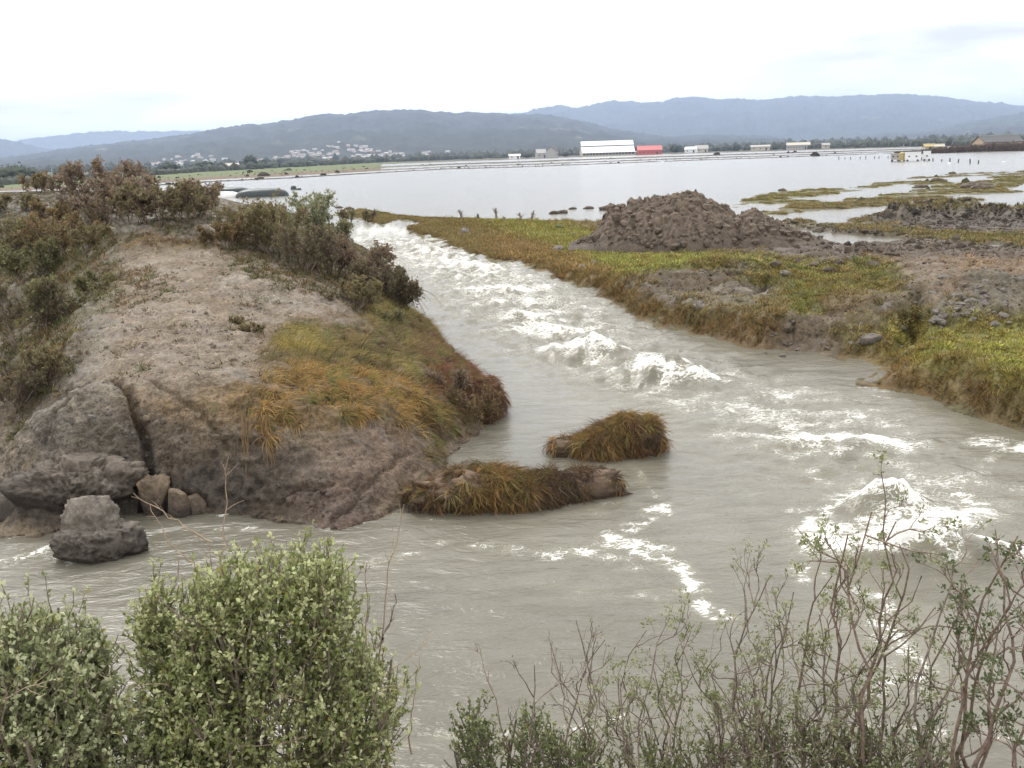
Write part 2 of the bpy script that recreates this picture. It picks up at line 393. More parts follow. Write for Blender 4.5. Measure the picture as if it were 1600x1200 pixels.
def _right_h(X, Y):
    D = np.hypot(X, Y)
    wob = fbm(X * .6, Y * .6, 2.0, 4) * np.clip(D * .02, .35, 2.5)
    sd = poly_sd(R_POLY, X, Y) + wob * .8
    near = sstep(54, 28, D)
    top = .07 + .55 * near + (.03 + .07 * near) * fbm(X * .12, Y * .12, 5.0, 3)
    top = top * (1 - .75 * sstep(20, 29, D) * sstep(16, 9, X) * 0) 
    h = top * sstep(0, .55 + .012 * D, sd)
    for (bx, by), b in zip(_bw, BUMPS):
        ang = math.atan2(bx, by); ca, sa = math.cos(ang), math.sin(ang)
        u = (X - bx) * ca - (Y - by) * sa; v = (X - bx) * sa + (Y - by) * ca
        g = np.exp(-((u / b[3]) ** 2 + (v / b[4]) ** 2)); h = h + b[2] * g * sstep(.0, .6, sd)
    # flats at the back: broken by standing water
    flat = sstep(58, 80, D) * sstep(10, 18, X)
    h = h + flat * (.20 * fbm(X * .07, Y * .25, 7.0, 4, .6) - .015)
    h = h + flat * sstep(.05, .3, fbm(X * .045, Y * .3, 11.0, 3)) * -.12
    for P in PUD_W:
        d = poly_near(P, X, Y, 4.0) + wob * .5 - 0.0
        h = h - (h + .12) * sstep(-.25, .5, d) * (d > -2.5)
    for P, w, hh in RIDGE_W:
        d = line_near(P, X, Y, w * 3); k = np.exp(-(d / w) ** 2) * (d < w * 3)
        rough_ = .55 + .9 * fbm(X * .7, Y * .7, 13.0, 3) + .5 * fbm(X * 2, Y * 2, 13.0, 3)
        h = h + k * hh * np.clip(rough_, 0, 2)
    h = h + near * sstep(.2, 1.5, sd) * (.16 * fbm(X * .55, Y * .55, 3.0, 3) + .13 * fbm(X * 1.5, Y * 1.5, 4.0, 3))
    return np.where(sd > 0, h, -.05 + np.maximum(sd, -3) * .5)
def near_h(X, Y):
    return np.where(Y < 1.2, 3.4, 3.4 - (Y - 1.2) * .8) + .12 * fbm(X * 1.2, Y * 1.2, 1.0, 3)

# ------------------------------------------------------------------ what the ground is made of (albedo, painted in plan)
def paint(px, py, X, Y, base, layers, warp=1.0):
    """layers: (px, py, rx, ry, angle, colour, strength)"""
    c = base.copy(); D = np.hypot(X, Y); f = np.clip(15 / D, .05, 1.6)
    wx = fbm(X * .9, Y * .9, 21.0, 4) * 60 * f * warp; wy = fbm(X * .9, Y * .9, 33.0, 4) * 45 * f * warp
    nn = fbm(X * 3, Y * 3, 8.0, 3) * .35
    for (lx, ly, rx, ry, a, col, s) in layers:
        ca, sa = math.cos(math.radians(a)), math.sin(math.radians(a))
        dx = px + wx - lx; dy = py + wy - ly
        u = (dx * ca + dy * sa) / rx; v = (-dx * sa + dy * ca) / ry
        k = np.clip((1.15 + nn - np.hypot(u, v)) / .35, 0, 1) * s
        c = c * (1 - k[..., None]) + np.array(col) * k[..., None]
    return c
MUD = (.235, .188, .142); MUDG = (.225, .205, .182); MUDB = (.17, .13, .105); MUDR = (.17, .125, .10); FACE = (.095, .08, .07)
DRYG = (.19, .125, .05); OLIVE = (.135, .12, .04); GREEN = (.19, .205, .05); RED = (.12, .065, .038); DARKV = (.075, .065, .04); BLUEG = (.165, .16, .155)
LEFT_LAYERS = [
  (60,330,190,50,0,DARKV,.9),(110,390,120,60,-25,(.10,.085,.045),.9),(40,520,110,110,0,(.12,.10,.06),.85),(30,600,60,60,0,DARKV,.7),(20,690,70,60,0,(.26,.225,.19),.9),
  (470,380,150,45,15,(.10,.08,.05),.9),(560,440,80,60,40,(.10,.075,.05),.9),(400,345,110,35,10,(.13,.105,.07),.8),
  (230,358,90,9,-4,(.30,.28,.25),.8),(330,355,50,14,5,BLUEG,.7),(250,380,70,8,0,(.19,.125,.05),.6),
  (130,560,45,110,12,MUDG,.6),(110,660,60,90,15,MUDG,.45),(300,560,110,60,0,(.27,.225,.19),.5),(420,450,110,30,5,(.28,.245,.215),.6),
  (560,490,90,16,5,(.30,.26,.23),.5),(150,470,60,25,-30,(.13,.125,.06),.5),(300,385,60,10,-3,(.17,.15,.08),.4),
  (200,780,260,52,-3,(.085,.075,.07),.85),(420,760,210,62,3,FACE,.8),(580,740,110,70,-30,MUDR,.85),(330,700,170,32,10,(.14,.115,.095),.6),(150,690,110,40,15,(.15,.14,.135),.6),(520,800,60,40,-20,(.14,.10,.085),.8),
  (330,640,120,22,6,(.26,.185,.11),.55),(500,640,150,32,2,DRYG,.7),(560,585,165,85,15,(.15,.10,.045),.9),(640,520,95,45,35,(.14,.105,.05),.9),(700,585,80,60,30,RED,.7),(700,650,70,50,30,(.12,.08,.05),.8),(690,720,50,50,20,(.15,.115,.08),.7)]
RIGHT_LAYERS = [
  (1000,385,420,70,8,(.19,.165,.055),.9),(900,385,180,34,12,GREEN,.8),(1100,412,200,18,2,GREEN,.8),(1240,412,160,20,5,(.15,.15,.045),.7),(700,365,140,30,12,(.12,.10,.035),.9),(860,410,120,26,18,DRYG,.8),
  (1080,440,110,20,-8,(.11,.08,.06),.85),(1150,465,70,18,-5,(.19,.16,.14),.9),(1050,472,40,9,5,(.15,.12,.10),.8),(1200,490,150,26,5,(.16,.135,.06),.6),(1000,485,120,22,15,(.15,.105,.04),.9),(1180,522,90,24,8,(.17,.105,.04),.9),
  (1325,528,130,42,0,(.165,.13,.098),.95),(1400,478,120,26,-8,(.155,.125,.092),.85),(1540,470,160,50,-15,(.165,.142,.112),.95),(1450,500,110,30,-20,(.17,.15,.13),.8),
  (1265,455,48,30,0,(.12,.13,.03),.95),(1340,440,70,18,0,(.14,.13,.04),.8),(1390,452,30,12,0,(.14,.12,.035),.9),(1210,435,60,14,0,(.14,.14,.04),.7),(1320,475,40,15,0,(.17,.12,.06),.8),
  (1360,410,110,22,12,(.12,.135,.04),.8),(1520,408,190,22,4,(.23,.16,.105),.95),(1450,430,70,28,35,(.21,.16,.12),.9),(1300,395,80,16,0,(.13,.10,.08),.85),(1470,400,120,8,0,(.13,.09,.06),.6),
  (1130,370,230,26,6,(.12,.092,.072),.95),(1400,385,260,16,3,(.115,.088,.068),.85),(1520,345,180,20,2,(.085,.066,.052),.97),(1290,368,120,12,4,(.13,.105,.085),.8),(1550,372,100,6,2,(.14,.14,.045),.6),
  (1250,310,220,16,-6,(.15,.145,.05),.9),(1420,300,300,9,-3,(.14,.135,.05),.7),(1200,330,90,8,-5,(.15,.125,.055),.7),(1550,280,220,8,-2,(.13,.125,.05),.8),
  (1560,570,230,80,10,(.20,.185,.045),.97),(1600,545,150,30,5,(.21,.215,.045),.8),(1480,610,190,26,18,(.17,.12,.04),.85),(1600,650,110,36,14,(.16,.12,.05),.8),(1400,600,70,20,8,(.17,.11,.045),.9),(1400,640,90,20,20,(.13,.10,.07),.5)]

def land_mesh(name, hfun, X, Y, layers, base, mat, amp, cut=-0.35, kind='structure', label=None):
    Z = hfun(X, Y)
    gy, gx = np.gradient(Z); 
    # slope from neighbouring spacing
    dXc = np.gradient(X, axis=1); dYr = np.gradient(Y, axis=0)
    P0 = np.stack([X, Y, Z], -1)
    du = np.gradient(P0, axis=1); dv = np.gradient(P0, axis=0)
    n = np.cross(du, dv); n /= np.linalg.norm(n, axis=-1, keepdims=True) + 1e-9
    n *= np.sign(n[..., 2:3] + 1e-9)
    px, py = proj(P0)
    C = paint(px, py, X, Y, np.zeros(X.shape + (3,)) + np.array(base), layers)
    d = amp(P0, n, C, px, py)
    V = P0 + n * d[..., None]
    keep = V[..., 2] > cut
    f = grid_faces(*X.shape, keep)
    Vf, ff, (Cf,) = compact(V.reshape(-1, 3), f, C.reshape(-1, 3))
    me = np_mesh(name, Vf, ff, True, colors={'tint': Cf})
    o = link(name, me, mat, kind=kind)
    return o, V, n, C, px, py

CRACKS = [plan([(112,628),(150,640),(183,662),(222,688),(240,722),(252,762),(262,790)], .95), plan([(250,700),(340,722),(430,742),(520,738)], .6), plan([(470,800),(560,770),(640,715)], .35), plan([(180,662),(130,690),(70,700)], .9)]
def amp_left(P, n, C, px, py):
    x, y, z = P[..., 0], P[..., 1], P[..., 2]
    D = np.hypot(x, y); steep = sstep(.85, .5, n[..., 2]); near = sstep(60, 25, D)
    lump = fbm(x * 1.1, y * 1.1, z * 1.1, 4, .55)
    chunk = fbm(x * 2.2, y * 2.2, z * 3.5, 4, .6, True)
    grit = fbm(x * 7, y * 7, z * 7, 3, .6)
    strata = fbm(x * .35, y * .35, z * 9, 2, .5)
    rut = fbm(x * 1.6 + y * .4, y * .7, 4.0, 3, .5, True)
    turf_ = sstep(1.75, 2.4, C[..., 0] / (C[..., 2] + 1e-4)); top = .06 * lump + .05 * rut + .04 * grit + .05 * fbm(x * 5.5, y * 3.0, 8.0, 4, .65, True) * sstep(-.2, .3, fbm(x * .8, y * .8, 18.0, 2)) + turf_ * (.13 * fbm(x * 1.8, y * 1.8, 28.0, 3) + .02)
    face = .16 * lump + .06 * chunk + .06 * grit + .06 * strata + .05 * fbm(x * 4.5, y * 4.5, z * 7, 3, .65, True)
    cut = 0
    if x.min() < -2 and y.min() < 14:
        wx = x + .10 * fbm(x * 3, y * 3, 5.0, 3); wy = y + .10 * fbm(x * 3, y * 3, 7.0, 3)
        for ck, (w_, dp) in zip(CRACKS, ((.055, .34), (.03, .08), (.03, .07), (.04, .12))): cut = cut - dp * np.exp(-(line_near(ck, wx, wy, .4) / w_) ** 2)
    return (top * (1 - steep) + face * steep) * near + .12 * lump * (1 - near) + cut
def amp_right(P, n, C, px, py):
    x, y, z = P[..., 0], P[..., 1], P[..., 2]; D = np.hypot(x, y)
    mud = 1 - sstep(.95, 1.15, C[..., 1] / (C[..., 2] + 1e-4) * .45)   # turf is poor in blue
    chunk = fbm(x * 1.8, y * 1.8, z * 1.8, 4, .6, True); grit = fbm(x * 5, y * 5, z * 5, 3, .6); b = fbm(x * 3.1, y * 3.1, z, 3)
    near = sstep(90, 40, D) * sstep(-.1, .15, z)
    return near * (mud * (.14 * chunk + .08 * grit + .02) + (1 - mud) * (.09 * b + .03 * grit))

# left levee: a fine near grid and a coarser far one
xs = np.linspace(-11.5, .8, 440); ys = np.concatenate([np.linspace(11.8, 17, 260), np.linspace(17.03, 30, 150)])
XL, YL = np.meshgrid(xs, ys)
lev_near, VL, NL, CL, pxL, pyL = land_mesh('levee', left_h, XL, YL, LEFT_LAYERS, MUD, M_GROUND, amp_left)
XF, YF = polar(-52, 2, 360, np.geomspace(17, 170, 330))
def left_far(X, Y):
    h = left_h(X, Y); ins = (X > -11.4) & (X < .7) & (Y > 12) & (Y < 29.8)
    return np.where(ins, -.8, h)
lev_far, VF, NF, CF, pxF, pyF = land_mesh('levee_far_side', left_far, XF, YF, LEFT_LAYERS, (.14, .115, .085), M_GROUND, amp_left)
XR, YR = polar(-14, 46, 540, np.concatenate([np.geomspace(13, 60, 370), np.geomspace(60.5, 270, 110)]))
bank, VR, NR, CBANK, pxR, pyR = land_mesh('river_bank', right_h, XR, YR, RIGHT_LAYERS, (.14, .125, .06), M_GROUND, amp_right, cut=-.25)
XN, YN = np.meshgrid(np.linspace(-9, 9, 180), np.linspace(-3, 6.2, 110))
nb, VN, NN, CN, pxN, pyN = land_mesh('near_bank', near_h, XN, YN, [], (.12, .09, .06), M_GROUND, lambda P, n, C, a, b: .05 * fbm(P[..., 0] * 3, P[..., 1] * 3, 0, 3), cut=-.5)

# ------------------------------------------------------------------ far fields: strips of turf, mud and flood water
FX = [-400, 0, 100, 200, 300, 450, 600, 800, 1000, 1200, 1450, 1600, 2000]; FY = [312, 288, 283, 276, 270, 262, 254, 247, 240, 234.5, 228, 226, 222]
EX = [-400, 0, 130, 320, 450, 600, 700, 800, 1000, 1200, 1400, 1600, 2000]; EY = [335, 302, 298, 285, 279, 270, 264.5, 262, 254, 247, 239.5, 237, 234]
def field_h(X, Y):
    P = np.stack([X, Y, np.zeros_like(X)], -1); px, py = proj(P)
    Fv = np.interp(px, FX, FY); Ev = np.interp(px, EX, EY); u = (py - Fv) / (Ev - Fv)
    D = np.hypot(X, Y); az = np.arctan2(X, Y)
    w = fbm(az * 60, np.log(D) * 40, 3.0, 4); w2 = fbm(az * 140, np.log(D) * 130, 8.0, 3)
    uu = u + .05 * w
    left = sstep(660, 560, px)
    wl_ = sstep(.76, .79, uu) * sstep(.94, .91, uu)
    wr_ = np.maximum(sstep(.14, .18, uu) * sstep(.40, .37, uu) * sstep(-.5, .1, w + .3), sstep(.50, .53, uu) * sstep(.70, .67, uu))
    wr_ = np.maximum(wr_, sstep(.77, .79, uu) * sstep(.95, .93, uu)); wr_ = np.maximum(wr_, sstep(.1, .3, w2) * sstep(.4, .5, uu))
    water_ = left * wl_ + (1 - left) * wr_
    h = .16 - .55 * np.clip(water_, 0, 1) + .05 * w2
    h = np.where(u > 1.0, -.5, h); h = np.where(u < .05, np.maximum(h, .1), h)
    return h, u, px, w, w2
XD, YD = polar(-38, 38, 460, np.concatenate([np.geomspace(150, 620, 170), np.geomspace(627, 1900, 90)]))
ZD, uD, pD, wD, w2D = field_h(XD, YD)
leftk = sstep(700, 560, pD)[..., None]; U = uD[..., None]
G1 = np.array((.085, .11, .03)); B1 = np.array((.11, .078, .045)); B2 = np.array((.065, .05, .032)); DK = np.array((.045, .038, .03)); OL = np.array((.08, .08, .03))
cl = G1 + (B1 - G1) * sstep(.42, .58, U + .1 * wD[..., None]); cl = cl + (DK - cl) * sstep(.84, .9, U)
cr_ = B2 + (OL - B2) * sstep(-.2, .3, wD[..., None]) ; cr_ = cr_ + (DK * 1.3 - cr_) * sstep(.84, .95, U)
CD = cl * leftk + cr_ * (1 - leftk); CD = CD + (np.array((.05, .06, .035)) - CD) * sstep(.03, -.02, U)
f = grid_faces(*XD.shape, ZD > -.3)
Vd, fd, (Cd,) = compact(np.stack([XD, YD, ZD], -1).reshape(-1, 3), f, CD.reshape(-1, 3))
link('farmland', np_mesh('farmland', Vd, fd, True, colors={'tint': Cd}), M_FIELD, kind='structure')
# plain that runs on to the horizon beyond
XG, YG = polar(-85, 85, 90, np.geomspace(1850, 26000, 24))
link('plain', np_mesh('plain', np.stack([XG, YG, np.full_like(XG, .1)], -1).reshape(-1, 3), grid_faces(*XG.shape), True,
     colors={'tint': np.full((XG.size, 3), .06) * np.array((1, 1.1, .7))}), M_FIELD, kind='structure')
# river bed under everything
me = np_mesh('river_bed', [(-1900, -40, -3), (1900, -40, -3), (1900, 2000, -3), (-1900, 2000, -3)], np.array([[0, 1, 2, 3]]), False, colors={'tint': np.full((4, 3), .12)})
link('river_bed', me, M_FIELD, kind='structure')

# ------------------------------------------------------------------ water
XW, YW = polar(-39, 39, 620, np.concatenate([np.geomspace(4.8, 62, 450), np.geomspace(62.7, 2000, 60)]))
DW = np.hypot(XW, YW)
def blob(px, py, rx, ry=None, ang=0.0):
    """gaussian in plan about a pixel, radii in metres, turned by ang from the x axis"""
    c = gp(px, py, 0.0); ry = ry or rx; ca, sa = math.cos(ang), math.sin(ang)
    u = (XW - c[0]) * ca + (YW - c[1]) * sa; v = -(XW - c[0]) * sa + (YW - c[1]) * ca
    return np.exp(-((u / rx) ** 2 + (v / ry) ** 2)), u, v
ZW = np.zeros_like(XW); FOAM = np.zeros_like(XW)
CH = plan([(540,352),(575,362),(620,378),(665,400),(720,420),(790,450),(840,490),(900,530),(960,560),(1040,590),(1130,620),(1230,660),(1330,730),(1400,800),(1440,870)])
dch = line_d(CH, XW, YW)
alongk = sstep(11, 17, DW)
turb = np.exp(-(dch / (1.2 + .055 * DW)) ** 2) * sstep(95, 70, DW) * alongk
tn = fbm(XW * 1.1, YW * 1.1, 2.0, 4, .55); tr_ = fbm(XW * .8, YW * .8, 6.0, 4, .55, True)
far_turb = sstep(18, 32, DW)
ZW += turb * (.11 * tn + .07 * tr_) * (1 + 1.5 * far_turb)
ZW += .018 * fbm(XW * .7, YW * 1.6, 9.0, 3) + .008 * fbm(XW * 2.2, YW * 3.2, 9.0, 2) * sstep(60, 20, DW)
_pat = fbm(XW * .55, YW * .55, 4.0, 3); _pat2 = fbm(XW * 1.7, YW * 1.7, 14.0, 3)
wide = np.exp(-(dch / (2.2 + .05 * DW)) ** 2) * sstep(95, 70, DW)
FOAM += turb * (.12 + .42 * far_turb + .34 * _pat + .34 * _pat2) + wide * (.06 + .3 * _pat2 + .15 * _pat)
WAVES = [(925,552,1.0,.5,.46,-.35,1.6),(1035,588,1.05,.55,.48,-.35,1.6),(1300,695,1.0,.5,.2,-.2),(1385,790,.50,.34,.42,-.1,2.0),(1435,862,1.0,.42,.36,-.12,2.2),(870,520,.8,.4,.22,-.3),(830,497,.8,.4,.18,-.3),(680,400,1.4,.6,.3,-.3),(735,420,1.3,.6,.3,-.3),(780,455,1.0,.5,.25,-.3),(560,372,2,1,.22,0),(1460,545+270,.5,.25,.1,.3)]
for (a, b_, rx, ry, h, an, *fg) in WAVES:
    fg = fg[0] if fg else 1.15
    g, u, v = blob(a, b_, rx, ry, an)
    rag = 1 + .35 * fbm(XW * 2.5, YW * 2.5, a * .01, 3) * 1.4
    crest = np.exp(-((u / rx) ** 2)) * np.where(v > 0, np.exp(-(v / (ry * .55)) ** 2), np.exp(-(v / (ry * 1.25)) ** 2))
    ZW += h * crest * rag
    trough = np.exp(-((u / rx) ** 2 + ((v + ry * 2.1) / ry) ** 2)); ZW -= h * .18 * trough
    FOAM += fg * (.50 + .9 * _pat2) * np.exp(-((u / (rx * .95)) ** 2)) * np.exp(-((v + ry * .10) / (ry * .60)) ** 2)
    FOAM += fg * (.10 + .45 * _pat2) * np.exp(-((u / (rx * 1.5)) ** 2 + ((v + ry * .3) / (ry * 1.5)) ** 2))
STREAKS = [ # foam lines: pixel path, half width (m), strength
  ([(1040,790),(1000,815),(950,845),(1010,868),(1060,885),(1085,915),(1100,950),(1140,968)], .13, .95),
  ([(1015,800),(1040,800)], .12, .9),([(960,838),(985,850),(1035,858)], .16, .8),
  ([(690,845),(760,850),(805,862),(870,870),(900,860),(990,878)], .10, .55),([(560,878),(620,872),(650,868)], .07, .75),([(600,805),(640,808),(690,812)], .05, .6),([(890,925),(980,930),(1060,945)], .16, .42),
  ([(880,790),(960,786),(1045,790)], .10, .55),([(850,905),(1000,905)], .2, .25),
  ([(0,878),(60,862),(100,850)], .16, .8),([(0,885),(90,870)], .22, .5),([(20,838),(80,828)], .05, .7),([(90,868),(110,882)], .05, .8),
  ([(330,806),(360,802)], .06, .8),([(340,825),(400,824)], .06, .7),([(180,796),(205,792)], .07, .8),
  ([(1255,900),(1270,850),(1260,820),(1310,790),(1340,765)], .16, .8),([(1270,845),(1340,818),(1400,806),(1470,812),(1510,830)], .12, .75),([(1255,880),(1290,905),(1350,925),(1390,950)], .10, .6),
  ([(1370,930),(1385,1000),(1395,1060),(1370,1100)], .13, .65),([(1400,1000),(1450,1040),(1445,1090)], .09, .55),([(640,1158),(720,1158),(800,1150),(980,1122)], .06, .7),([(1340,1130),(1450,1145),(1590,1150)], .06, .65),([(1520,1140),(1600,1130)], .08, .6),
  ([(1540,690),(1600,700)], .28, .95),([(1480,760),(1530,740),(1560,700)], .12, .45),([(1345,606),(1400,614)], .06, .7),([(1360,616),(1390,622)], .05, .6),
  ([(1380,640),(1310,660),(1260,700),(1240,720)], .14, .5),([(1180,640),(1270,665),(1330,655)], .14, .5),([(1100,620),(1040,630),(960,600),(880,590)], .16, .5),
  ([(1200,700),(1260,735),(1290,755)], .13, .6),([(1060,640),(1180,650),(1250,640)], .16, .35),([(1500,770),(1530,790),(1500,830)], .15, .6),([(1240,800),(1330,770)], .12, .5),
  ([(1120,560),(1160,590),(1200,620)], .22, .4),([(860,560),(930,600),(1010,625)], .2, .5),([(560,878),(580,880)], .08, .8),([(870,570),(790,540),(740,500)], .3, .3),
  ([(575,365),(590,358),(622,348)], .7, .95),([(612,360),(640,364)], .4, .8),([(990,725),(1010,760),(1030,780)], .08, .5),([(1000,705),(1035,700)], .06, .45),([(700,690),(690,705)], .06, .3)]
_pat3 = fbm(XW * 3.2, YW * 4.2, 22.0, 3); _wx = fbm(XW * 2.2, YW * 2.2, 1.0, 3); _wy = fbm(XW * 2.2, YW * 2.2, 5.0, 3)
for pts, w, s in STREAKS:
    P = plan(pts); d = line_near(P, XW + .10 * _wx, YW + .16 * _wy, w * 4)
    FOAM = np.maximum(FOAM, s * np.exp(-(d / (w * 1.3)) ** 2) * np.clip(.66 + 1.5 * _pat3, .12, 1.0))
for (fx, fy, fr, fs) in ((1075,925,.30,.62),(1010,855,.22,.7),(905,860,.34,.6),(860,872,.2,.7),(800,856,.22,.6),(1000,930,.35,.5),(1050,955,.2,.55),(600,874,.16,.7),(635,866,.12,.7),(700,846,.2,.55),(735,846,.14,.6),(940,800,.3,.45),(1035,800,.16,.8),(985,885,.3,.55),(895,928,.18,.5),(1575,700,.35,.8),(1405,1010,.25,.6),(1440,1060,.2,.6),(385,826,.14,.7),(345,806,.12,.7)):
    g, _, _ = blob(fx, fy, fr, fr * .55); FOAM = np.maximum(FOAM, fs * g * np.clip(.75 + 1.2 * _pat3, .2, 1.15))
g, _, _ = blob(1330, 660, 3.2, 2.4); FOAM += .20 * g
g, _, _ = blob(1150, 620, 2.4, 2.2); FOAM += .18 * g
g, _, _ = blob(1480, 780, 1.8, 1.6); FOAM += .24 * g
g, _, _ = blob(1380, 960, .5, 1.3); FOAM += .25 * g
g, _, _ = blob(900, 860, 1.6, .7); FOAM += .22 * g
g, _, _ = blob(1400, 822, 1.1, .22); FOAM += .5 * g; g, _, _ = blob(1290, 840, .35, .5, .4); FOAM += .5 * g
land_here = np.maximum(left_h(XW, YW), right_h(XW, YW))
FOAM *= sstep(.5, .12, land_here)
FOAM = np.clip(FOAM, 0, 1.0)
SILT = np.clip(turb + .3, 0, 1)
V = np.stack([XW, YW, ZW], -1).reshape(-1, 3)
near_keep = (near_h(XW, YW) < .3)
f = grid_faces(*XW.shape, near_keep)
V, f, (fo, si) = compact(V, f, FOAM.reshape(-1), SILT.reshape(-1))
mt, nt, b = nodes_of('silty_water'); co = objco(nt)
# stringy foam: zero crossings of warped noise, widened by how much froth there is
den = attr_n(nt, 'foam', out='Fac')
mpn = nt.nodes.new('ShaderNodeMapping'); mpn.inputs['Rotation'].default_value = (0, 0, math.radians(-28)); mpn.inputs['Scale'].default_value = (1.0, 1.75, 1.0); nt.links.new(co, mpn.inputs[0])
def stringy(scale, dist, k0, k1):
    n = noise_n(nt, mpn.outputs[0], scale, 4, 0.6, dist)
    r = mathn(nt, 'ABSOLUTE', mathn(nt, 'MULTIPLY', mathn(nt, 'SUBTRACT', n, 0.5), 4.0))
    w = mathn(nt, 'MULTIPLY_ADD', den, k1, k0)
    return mathn(nt, 'MULTIPLY', mathn(nt, 'SUBTRACT', w, r), 11.0, clamp=True)
s1 = stringy(1.5, 1.0, -0.045, 0.25); s2 = stringy(4.4, 0.9, -0.055, 0.32)
blot = mathn(nt, 'MULTIPLY', mathn(nt, 'SUBTRACT', mathn(nt, 'ADD', den, mathn(nt, 'MULTIPLY', mathn(nt, 'SUBTRACT', noise_n(nt, mpn.outputs[0], 3.4, 7, .68, .7), .5), 3.0)), 0.90), 9.0, clamp=True)
foam = mathn(nt, 'MAXIMUM', mathn(nt, 'MAXIMUM', s1, s2), blot)
fleck = mathn(nt, 'MULTIPLY', mathn(nt, 'SUBTRACT', noise_n(nt, mpn.outputs[0], 14.0, 2, .5), mathn(nt, 'MULTIPLY_ADD', den, -.3, .80)), 12.0, clamp=True)
foam = mathn(nt, 'MAXIMUM', foam, fleck)
mud1 = noise_n(nt, co, 0.35, 4, .6, .8)
wc = ramp_n(nt, mud1, [(.35, (.122, .114, .088)), (.65, (.160, .150, .118))])
wc = mixc(nt, mathn(nt, 'MULTIPLY', den, .75, clamp=True), wc, (.27, .255, .18))
froth = mathn(nt, 'MULTIPLY', foam, mathn(nt, 'MULTIPLY_ADD', noise_n(nt, mpn.outputs[0], 16.0, 4, .7), 1.6, .05, clamp=True))
colr = mixc(nt, froth, wc, (.76, .755, .72))
nt.links.new(colr, b.inputs['Base Color'])
nt.links.new(mathn(nt, 'MULTIPLY_ADD', foam, .55, .16), b.inputs['Roughness'])
b.inputs['IOR'].default_value = 1.33; b.inputs['Specular IOR Level'].default_value = .5
mp2 = nt.nodes.new('ShaderNodeMapping'); mp2.inputs['Scale'].default_value = (1.0, 2.2, 1.0); mp2.inputs['Rotation'].default_value = (0, 0, math.radians(-12)); nt.links.new(co, mp2.inputs[0])
h1 = noise_n(nt, mp2.outputs[0], 1.6, 5, .6, .6); h2 = noise_n(nt, mp2.outputs[0], 7.0, 3, .6, .3)
bb = bump_n(nt, h1, .5, .085); bb = bump_n(nt, h2, .5, .018, bb); bb = bump_n(nt, foam, .6, .03, bb)
nt.links.new(bb, b.inputs['Normal'])
water = link('water', np_mesh('water', V, f, True, floats={'foam': fo, 'silt': si}), mt, kind='structure')

# ------------------------------------------------------------------ hills
def ridge(name, prof, D_ridge, D_foot, az_pad=0, canopy=9.0, tint=(.013, .019, .017), clear=.12, nrow=42, foot_h=0.0, seed=1, power=1.3):
    prof = np.array(prof, float); pxs = np.linspace(prof[0, 0], prof[-1, 0], 620)
    top = np.interp(pxs, prof[:, 0], prof[:, 1])
    P = at_dist(pxs, top, D_ridge); H = P[:, 2]; az = np.arctan2(P[:, 0], P[:, 1])
    t = 1 - (1 - np.linspace(0, 1, nrow)) ** 1.6
    t = np.concatenate([t, [1.06, 1.2, 1.6]])
    D = D_foot + (D_ridge - D_foot) * t
    A, DD = np.meshgrid(az, D); T = np.repeat(t[:, None], len(az), 1)
    X = np.sin(A) * DD; Y = np.cos(A) * DD
    k = np.where(T <= 1, T ** power, 1 - (T - 1) * .5)
    spur = fbm(A * 14, DD / 900, seed + .3, 4, .5, True)
    Z = foot_h + (H[None] - foot_h) * k * (1 + .22 * spur * (T < .97) * (1 - T ** 4) * 1.0)
    cn = fbm(X / 24, Y / 40, seed + 1.0, 3, .6) + .8 * fbm(X / 90, Y / 150, seed + 7.0, 2) ; Z = Z + canopy * cn * np.clip(T * 6, 0, 1)
    if foot_h == 0: Z[0] = -2
    V = np.stack([X, Y, Z], -1)
    g = fbm(X / 260, Y / 160, seed + 2.0, 4, .6)
    c = np.array(tint) * (1 + 1.3 * fbm(X / 120, Y / 200, seed + 3.0, 4, .65)[..., None])
    kk = (sstep(.34, .48, g) * clear * 4)[..., None]; c = c + (np.array((.17, .17, .12)) - c) * np.clip(kk, 0, .75)
    o = link(name, np_mesh(name, V.reshape(-1, 3), grid_faces(*X.shape), True, colors={'tint': c.reshape(-1, 3)}), M_HILL, kind='structure')
    return V
HILL_MAIN = [(-500,262),(-300,258),(-100,252),(0,248),(60,240),(100,234),(150,228),(200,221),(260,214),(300,208),(340,201),(400,194),(450,188),(480,181),(520,179),(560,176),(600,173),(640,171),(680,175),(720,177),(760,176),(800,178),(850,180),(900,188),(950,200),(1000,209),(1050,214),(1100,211),(1150,213),(1200,213),(1225,219),(1260,226),(1320,230)]
VH = ridge('hill', HILL_MAIN, 4200, 1500, canopy=10, seed=1, power=1.25, clear=.16)
HILL_2 = [(700,190),(760,182),(820,176),(850,168),(875,164),(900,168),(930,163),(960,157),(1000,160),(1035,160),(1050,153),(1085,151),(1120,155),(1150,153),(1180,157),(1210,155),(1250,150),(1300,151),(1360,148),(1420,147),(1470,151),(1520,158),(1570,163),(1640,170),(1750,185),(1950,200)]
ridge('hill', HILL_2, 7600, 4300, canopy=16, seed=4, power=1.2, tint=(.016, .022, .020), clear=.1)
HILL_3 = [(1150,224),(1230,220),(1300,216),(1350,211),(1400,204),(1450,203),(1480,196),(1530,187),(1570,181),(1620,172),(1700,160),(1850,150),(2100,150)]
ridge('hill', HILL_3, 5200, 2600, canopy=11, seed=6, power=1.15)
HILL_4 = [(-500,225),(-300,220),(-100,226),(0,228),(40,217),(90,212),(140,206),(190,205),(240,206),(300,204),(360,205),(420,215),(500,230)]
ridge('hill', HILL_4, 9600, 8000, canopy=18, seed=8)
HILL_5 = [(-600,205),(-300,208),(-60,212),(0,217),(40,225),(80,234),(120,240),(180,250)]
ridge('hill', HILL_5, 6800, 5000, canopy=14, seed=9)

